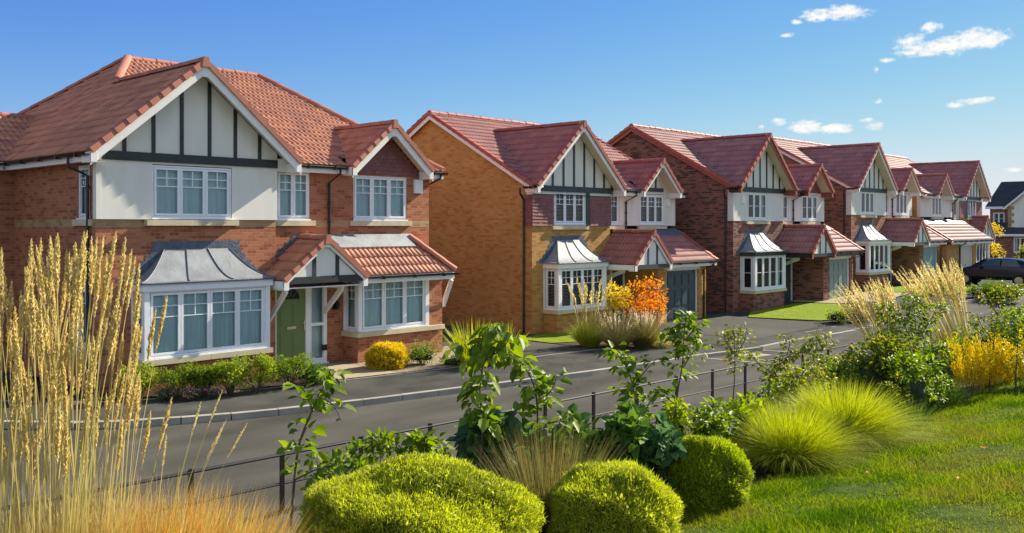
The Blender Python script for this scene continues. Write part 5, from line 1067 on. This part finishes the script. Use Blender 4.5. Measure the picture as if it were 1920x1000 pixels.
plume(1812, 13.6, 95, 636, 60, 'golden yellow plume shrub, leftmost of three beside the lawn'); plume(1862, 13.8, 95, 642, 60, 'golden yellow plume shrub in the middle of three beside the lawn'); plume(1915, 13.6, 95, 624, 60, 'golden yellow plume shrub, rightmost of three at the frame edge')
tussock(ground_at(1690, 17.0), 900, 1.15, .2, .3, .25, .012, 'grass_tan', 'tall plume grass with golden heads leaning left, in front of the bay', name='plume_grass', group='tall plume grasses', heads=75, headL=.55, hw=.03, hH=1.78, straight=.22, lean=(-.18, .20), headmat='seed_gold', hN=80)
tussock(ground_at(1812, 17.6), 900, 1.2, .2, .3, .25, .012, 'grass_tan', 'tall plume grass with golden heads leaning left, in front of the car', name='plume_grass', group='tall plume grasses', heads=80, headL=.6, hw=.03, hH=1.85, straight=.2, lean=(-.16, .19), headmat='seed_gold', hN=80)
# ------------------------------------------------------------------ garden planting by the houses
def gsh(px, base, d, w, top, n, L, mat, lb, ratio=.5, grp='shrubs in the front garden bed', **k):
    p = ground_at(px, d, False); h = ZC-d*(top-424)/F-p.z; r = w/2*d/F; return shrub(p, r, r*.8, max(.15, h), n, L, mat, lb, ratio, group=grp, **k)
for i, (px, d, w, top, m, lb) in enumerate([(262, 19.7, 66, 685, 'leaf_lime', 'lime green garden shrub below the left end of the grey bay'), (333, 19.9, 66, 686, 'leaf_green', 'green garden shrub under the first light of the bay'), (385, 20.1, 48, 690, 'leaf_green', 'small green garden shrub below the middle of the bay'),
        (434, 20.3, 56, 676, 'leaf_lime', 'bright lime garden shrub below the bay, left of its twin'), (482, 20.6, 66, 668, 'leaf_lime', 'bright lime garden shrub below the right end of the bay'), (543, 21.2, 66, 668, 'leaf_green', 'green garden shrub in front of the green door'), (592, 21.6, 54, 686, 'leaf_dark', 'low dark garden shrub beside the cream path')]):
    gsh(px, 0, d, w*1.2, top-4, 2400, .05, m, lb, balls=16, core=False)
for px, d, w, top, lb in [(308, 19.5, 40, 722, 'leftmost purple heather at the edge of the garden bed'), (362, 19.6, 44, 722, 'purple heather in the middle of the garden bed edge'), (405, 19.8, 36, 722, 'rightmost purple heather at the edge of the garden bed')]:
    gsh(px, 0, d, w, top, 500, .03, 'heather', lb, .4, 'purple heathers', name='heather')
mound(ground_at(725, 24.0, False), .58, .5, .62, 15000, 'leaf_gold', 'bright yellow rounded shrub below the white bay window', .07, 4.4, 'golden shrubs in the garden', .012, 'leaf_gold', 'golden_shrub')
gsh(790, 0, 24.6, 70, 640, 1100, .06, 'leaf_green', 'green shrub just right of the bright yellow shrub', .4); gsh(848, 0, 24.6, 60, 668, 500, .05, 'leaf_dark', 'low dark shrub between the green shrub and the spiky plant')
tussock(ground_at(890, 24.4, False), 260, 1.35, .3, .75, .12, .045, 'grass_lime', 'spiky yellow green plant at the corner of the first driveway', name='spiky_plant', cat='plant', seg=3)
tussock(ground_at(945, 24.9, False), 130, 1.2, .2, .7, .15, .04, 'grass_lime', 'smaller spiky plant right of the large spiky plant', name='spiky_plant', cat='plant', seg=3)
# bed in front of house 2
def gt(px, d, *a, **k): return tussock(ground_at(px, d, False), *a, **k)
gt(1105, 28.3, 1500, .95, .22, .7, .45, .014, 'grass_lime', 'green tufted grass with tall see through stalks before the buff house', name='giant_feather_grass', heads=22, headL=.55, hw=.05, hH=2.3, straight=.25, headmat='seed_gold', hN=26)
gt(1158, 28.0, 1500, 1.15, .2, .7, .6, .012, ['grass_straw'], 'pale silvery arching grass in the bed, left of a pair', name='pony_tail_grass', group='pale arching grasses', heads=40, headL=.5, hw=.03, hH=1.05, straight=.6, headmat='seed_white', hN=30)
gt(1205, 28.0, 1700, 1.25, .2, .6, .55, .012, ['grass_tan'], 'olive and silver arching grass in the bed, right of a pair', name='pony_tail_grass', group='pale arching grasses', heads=50, headL=.5, hw=.03, hH=1.05, straight=.6, headmat='seed_white', hN=30)
gt(1238, 28.2, 600, .6, .2, .8, .6, .012, ['grass_straw'], 'small dry grass at the right end of the bed', name='pony_tail_grass', group='pale arching grasses')
gsh(1205, 0, 28.9, 92, 522, 1100, .09, 'leaf_rust', 'tall fiery orange shrub in front of the navy garage', .6, 'autumn shrubs by the buff house', name='autumn_shrub', core=False, balls=14, upright=.5)
gsh(1160, 0, 29.0, 60, 530, 800, .08, 'leaf_gold', 'yellow autumn shrub left of the fiery orange shrub', .6, 'autumn shrubs by the buff house', name='autumn_shrub', core=False, balls=10, upright=.8)
gsh(1570, 0, 34.6, 66, 578, 900, .07, 'leaf_lime', 'lime green shrub at the corner of the small lawn'); gsh(1618, 0, 34.8, 66, 570, 900, .06, 'heather', 'plum coloured shrub right of the lime green shrub', name='heather')
gsh(1668, 0, 35.5, 50, 556, 500, .06, 'leaf_green', 'green shrub between the two plume grasses')
gt(1868, 41.0, 900, .95, .35, .6, .4, .03, 'grass_green', 'tall arching green grass in front of the dark car', name='arching_grass'); gsh(1835, 0, 41.5, 46, 534, 500, .09, 'leaf_green', 'green shrub under the front of the car'); gsh(1895, 0, 40.0, 70, 532, 700, .09, 'leaf_mixed', 'yellow green shrub below the rear of the car')
gsh(1760, 0, 43, 50, 520, 400, .08, 'leaf_green', 'green shrub left of the car on the far lawn')
# far tree, hedge
def tree(p, h, r, n, L, mat, lb):
    root = empty('small_tree', p, label=lb, cat='tree'); m = MB(); m.tube([(0, 0, -.3), (.05, 0, h*.35), (0, .05, h*.7), (0, 0, h*.95)], .07, 8, r2=.02); 
    s = Soup()
    for i in range(22):
        z = h*rng.uniform(.38, .95); a = rng.uniform(0, 6.28); q = r*math.sqrt(rng.uniform(0, 1))*(1.15-abs(z/h-.6)); c = (math.cos(a)*q, math.sin(a)*q, z); leafball(s, c, r*.38, n//22, L, .6); m.tube([(0, 0, z-.3), c], .02, 4, r2=.008)
    m.build('trunk', 'bark', root, smooth=True); s.build('crown', mat, root)
tree(Vector((70.0, 20.2, .3)), 3.4, .85, 1500, .13, 'leaf_gold', 'small orange and yellow tree past the last brick house')
MT['hedge'] = MT['leaf_lime']
def hedge(x0, y0, x1, y1, z, h, lb):
    root = empty('hedge', (x0, y0, z), label=lb, cat='hedge'); d = Vector((x1-x0, y1-y0, 0)); n = 7000; t = rng.uniform(0, 1, n); u = Vector(d).normalized(); c = np.array(d)[None]*t[:, None]; nn = rdir(n); c = c+nn*np.array([.5, .5, h*.52])*(rng.uniform(.8, 1.05, n)*(1+.15*np.sin(t*14)))[:, None]; c[:, 2] += h*.5
    s = Soup(); l = rng.uniform(.1, .18, n); s.leaves(c, unit(nn+rng.normal(size=(n, 3))*.5), nn, l, l*.5); s.build('foliage', 'leaf_lime', root)
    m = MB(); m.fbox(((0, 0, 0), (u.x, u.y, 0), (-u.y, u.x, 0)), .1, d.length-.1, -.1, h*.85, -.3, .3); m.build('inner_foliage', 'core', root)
hedge(68, 17.6, 80, 13.0, .35, 2.0, 'clipped lime green hedge behind the dark car')
# ------------------------------------------------------------------ estate railing
MT['iron'] = M('black_iron', (.010, .010, .010), .45, .3, 6)
def railing():
    root = empty('estate_railing', (0, 10.6, 0), label='low black metal estate railing with three rails along the near side of the road', cat='railing'); Z0 = -.28
    P0 = Vector((2.2, 10.75, 0)); P1 = Vector((40, 9.2, 0)); L = (P1-P0).length; d = (P1-P0)/L; n = Vector((-d.y, d.x, 0)); st = 1.25
    for i in range(int(L/st)+1):
        p = P0+d*(i*st+.85); z = Z0+max(0, zr(p.x)+.18); m = MB(); m.fbox(((p.x, p.y-10.6, z), d, n), -.028, .028, 0, .92, -.018, .018); m.fbox(((p.x, p.y-10.6, z), d, n), -.027, .027, -.1, .02, -.03, .03); m.build('post', 'iron', root)
    for h, r in ((.88, .022), (.5, .018), (.14, .017)):
        m = MB(); pts = [(P0+d*s_) for s_ in np.linspace(0, L, 32)]; m.tube([(p.x, p.y-10.6, Z0+max(0, zr(p.x)+.18)+h) for p in pts], r, 6); m.build('rail', 'iron', root, smooth=True)
railing()
m = MB(); p = at(1734, 33, 0); m.box(-.06, .06, -.06, .06, -.1, .75); m.box(-.07, .07, -.07, .07, .75, .79); o = m.build('bollard', 'iron'); o.location = (p.x, p.y, zr(p.x)+.1); tag(o, 'short dark post standing behind the plume grasses', 'post')
# ------------------------------------------------------------------ car
MT['paint'] = M('navy_car_paint', (.004, .008, .022), .2, .05, 2, spec=.5); MT['carglass'] = M('tinted_car_glass', (.03, .05, .05), .05, .1, spec=1.0); MT['tyre'] = M('tyre_rubber', (.015, .015, .015), .8); MT['rim'] = M('alloy', (.5, .5, .52), .3, metal=1)
MT['tail'] = M('red_lamp', (.5, .01, .015), .15, .1); MT['lampclear'] = M('clear_lamp', (.6, .6, .62), .1, .1)
def car():
    root = empty('car', (53.7, 13.1, .46), R(90), label='dark navy hatchback parked nose towards the last house, partly hidden by grasses', cat='car')
    # stations: x, half width, bottom, shoulder, roof z, roof half width
    T = [(0, .72, .42, .78, .84, .66), (.08, .82, .34, .92, 1.02, .70), (.28, .87, .30, .98, 1.22, .62), (.62, .89, .28, .98, 1.40, .60), (1.2, .90, .27, .97, 1.47, .60), (1.9, .90, .26, .95, 1.48, .61), (2.4, .90, .26, .94, 1.43, .60), (2.8, .90, .26, .93, 1.24, .62), (3.2, .90, .26, .91, 1.0, .70), (3.6, .88, .27, .84, .93, .74), (4.05, .83, .30, .74, .82, .66), (4.28, .70, .36, .60, .66, .55)]
    V = []; n = 12
    for x, w, b, sh, rf, rw in T:
        half = [(w*.9, b), (w, b+.12), (w*1.0, (b+sh)/2+.05), (w*.985, sh), (rw+(w-rw)*.28, sh+(rf-sh)*.72), (rw*.8, rf-.01)]
        ring = half+[(-a, z) for a, z in half[::-1]]; V += [(x, a, z) for a, z in ring]
    Fq = [(i*n+k, i*n+(k+1) % n, (i+1)*n+(k+1) % n, (i+1)*n+k) for i in range(len(T)-1) for k in range(n)]+[tuple(range(n))[::-1], tuple((len(T)-1)*n+k for k in range(n))]
    me = bpy.data.meshes.new('body'); me.from_pydata(V, [], Fq); me.materials.append(MT['paint']); me.polygons.foreach_set('use_smooth', [True]*len(Fq)); b = finish(me, 'body', root); md = b.modifiers.new('s', 'SUBSURF'); md.levels = 2; md.render_levels = 2
    def side(pts, name, mat, par, y=None, th=.006):
        for s_ in (-1, 1):
            m = MB(); q = [(x, s_*yy, z) for x, yy, z in pts]; m.face(q if s_ > 0 else q[::-1]); m.build(name, mat, par)
    side([(.72, .845, 1.03), (1.62, .875, 1.01), (1.62, .72, 1.36), (.95, .705, 1.36)], 'rear_window', 'carglass', root); side([(1.70, .875, 1.01), (2.75, .875, .99), (2.35, .72, 1.34), (1.70, .72, 1.365)], 'front_window', 'carglass', root)
    m = MB(); m.face([(.11, -.6, 1.07), (.11, .6, 1.07), (.5, .52, 1.37), (.5, -.52, 1.37)][::-1]); m.build('tailgate_window', 'carglass', root); m = MB(); m.face([(3.15, .66, 1.03), (3.15, -.66, 1.03), (2.48, -.56, 1.42), (2.48, .56, 1.42)][::-1]); m.build('windscreen', 'carglass', root)
    for s_ in (-1, 1):
        m = MB(); m.hexa([(-.02, s_*.5, .80), (.3, s_*.885, .80), (.3, s_*.5, .80), (.1, s_*.5, .80), (.02, s_*.5, .98), (.34, s_*.872, .98), (.34, s_*.5, .98), (.1, s_*.5, .98)]); m.build('tail_light', 'tail', root)
        m = MB(); m.box(3.85, 4.16, min(s_*.55, s_*.84), max(s_*.55, s_*.84), .62, .74); m.build('headlight', 'lampclear', root)
        for x in (.78, 3.4):
            m = MB(); m.tube([(x, s_*.70, .31), (x, s_*.905, .31)], .32, 24); w = m.build('wheel', 'tyre', root); m = MB(); m.tube([(x, s_*.90, .31), (x, s_*.912, .31)], .20, 16); m.build('rim', 'rim', w)
        m = MB(); m.box(2.55, 2.72, min(s_*.9, s_*1.05), max(s_*.9, s_*1.05), .95, 1.08); m.build('mirror', 'paint', root)
    m = MB(); m.box(-.03, .02, -.26, .26, .55, .66); m.build('number_plate', 'lampclear', root)
car()
# ------------------------------------------------------------------ slate roofed house beyond
def slate_house():
    root = empty('slate_roofed_house', (90, 26, .7), R(-90), label='distant house with dark slate roof and white gable at the right edge', cat='house'); fr = lambda x, y, z: ((x, y, z), (1, 0, 0), (0, -1, 0))
    w = MB(); wall_holes(w, fr(0, 0, -1), 14, 5.6, [(.25, 1.2, 4.0, 5.1)]); w.face([(0, 9, -1), (0, 0, -1), (0, 0, 4.6), (0, 4.5, 6.9), (0, 9, 4.6)]); w.face([(14, 0, -1), (14, 9, -1), (14, 9, 4.6), (14, 4.5, 6.9), (14, 0, 4.6)]); w.face([(14, 9, -1), (0, 9, -1), (0, 9, 4.6), (14, 9, 4.6)]); w.build('wall', 'brickD', root)
    g_ = MB(); wall_holes(g_, fr(1.7, -.8, 2.2), 6.0, 2.4, [(2.2, 3.8, .8, 2.0)]); g_.face([(1.7, -.8, 4.6), (7.7, -.8, 4.6), (4.7, -.8, 7.2)]); g_.face([(1.7, 0, 2.2), (1.7, -.8, 2.2), (1.7, -.8, 4.6), (1.7, 0, 4.6)]); g_.build('render_panel', 'render', root)
    q = MB(); [q.box(1.68, 1.68+(.5 if i % 2 else .3), -.83, -.79, 2.25+i*.3, 2.53+i*.3) for i in range(8)]; q.build('quoin', 'brickAb', root)
    t = Tiles(3); t.plane([(-.3, -.3, 4.6), (14.3, -.3, 4.6), (14.3, 4.5, 7.0), (-.3, 4.5, 7.0)]); t.plane([(14.3, 9.3, 4.6), (-.3, 9.3, 4.6), (-.3, 4.5, 7.0), (14.3, 4.5, 7.0)])
    t.plane([(1.4, 4, 4.5), (1.4, -1.1, 4.5), (4.7, -1.1, 7.35), (4.7, 4, 7.35)]); t.plane([(8.0, -1.1, 4.5), (8.0, 4, 4.5), (4.7, 4, 7.35), (4.7, -1.1, 7.35)]); t.build('roof', 'tileD', root)
    t = Tiles(3); t.plane([(-.3, -1.7, 2.2), (14, -1.7, 2.2), (14, 0, 3.2), (-.3, 0, 3.2)]); t.build('porch_roof', 'tileD', root)
    b = MB(); board(b, (1.4, -1.1, 4.5), (4.7, -1.1, 7.35), (0, -1, 0), .22); b.cut(); board(b, (8, -1.1, 4.5), (4.7, -1.1, 7.35), (0, -1, 0), .22); b.cut(); b.box(-.3, 1.6, -.36, -.3, 4.4, 4.62); b.cut(); b.box(-.3, 14, -1.76, -1.7, 2.0, 2.2); b.build('bargeboard', 'trim', root)
    w = MB(); wall_holes(w, fr(-.1, -1.4, -1), 12, 3.1, [(2.4, 4.4, 1.6, 2.9)]); w.face([(-.1, 0, -1), (-.1, -1.4, -1), (-.1, -1.4, 2.2), (-.1, 0, 2.6)]); w.build('wall', 'brickD', root)
    window(root, fr(.25, 0, 3.0), .95, 1.1, 2, 'half', 'dark', sill=False); window(root, fr(3.9, -.8, 3.0), 1.6, 1.2, 3, 'half', 'dark', sill=False); window(root, fr(2.3, -1.4, .6), 2.0, 1.3, 4, 'half', 'dark', sill=False)
slate_house()
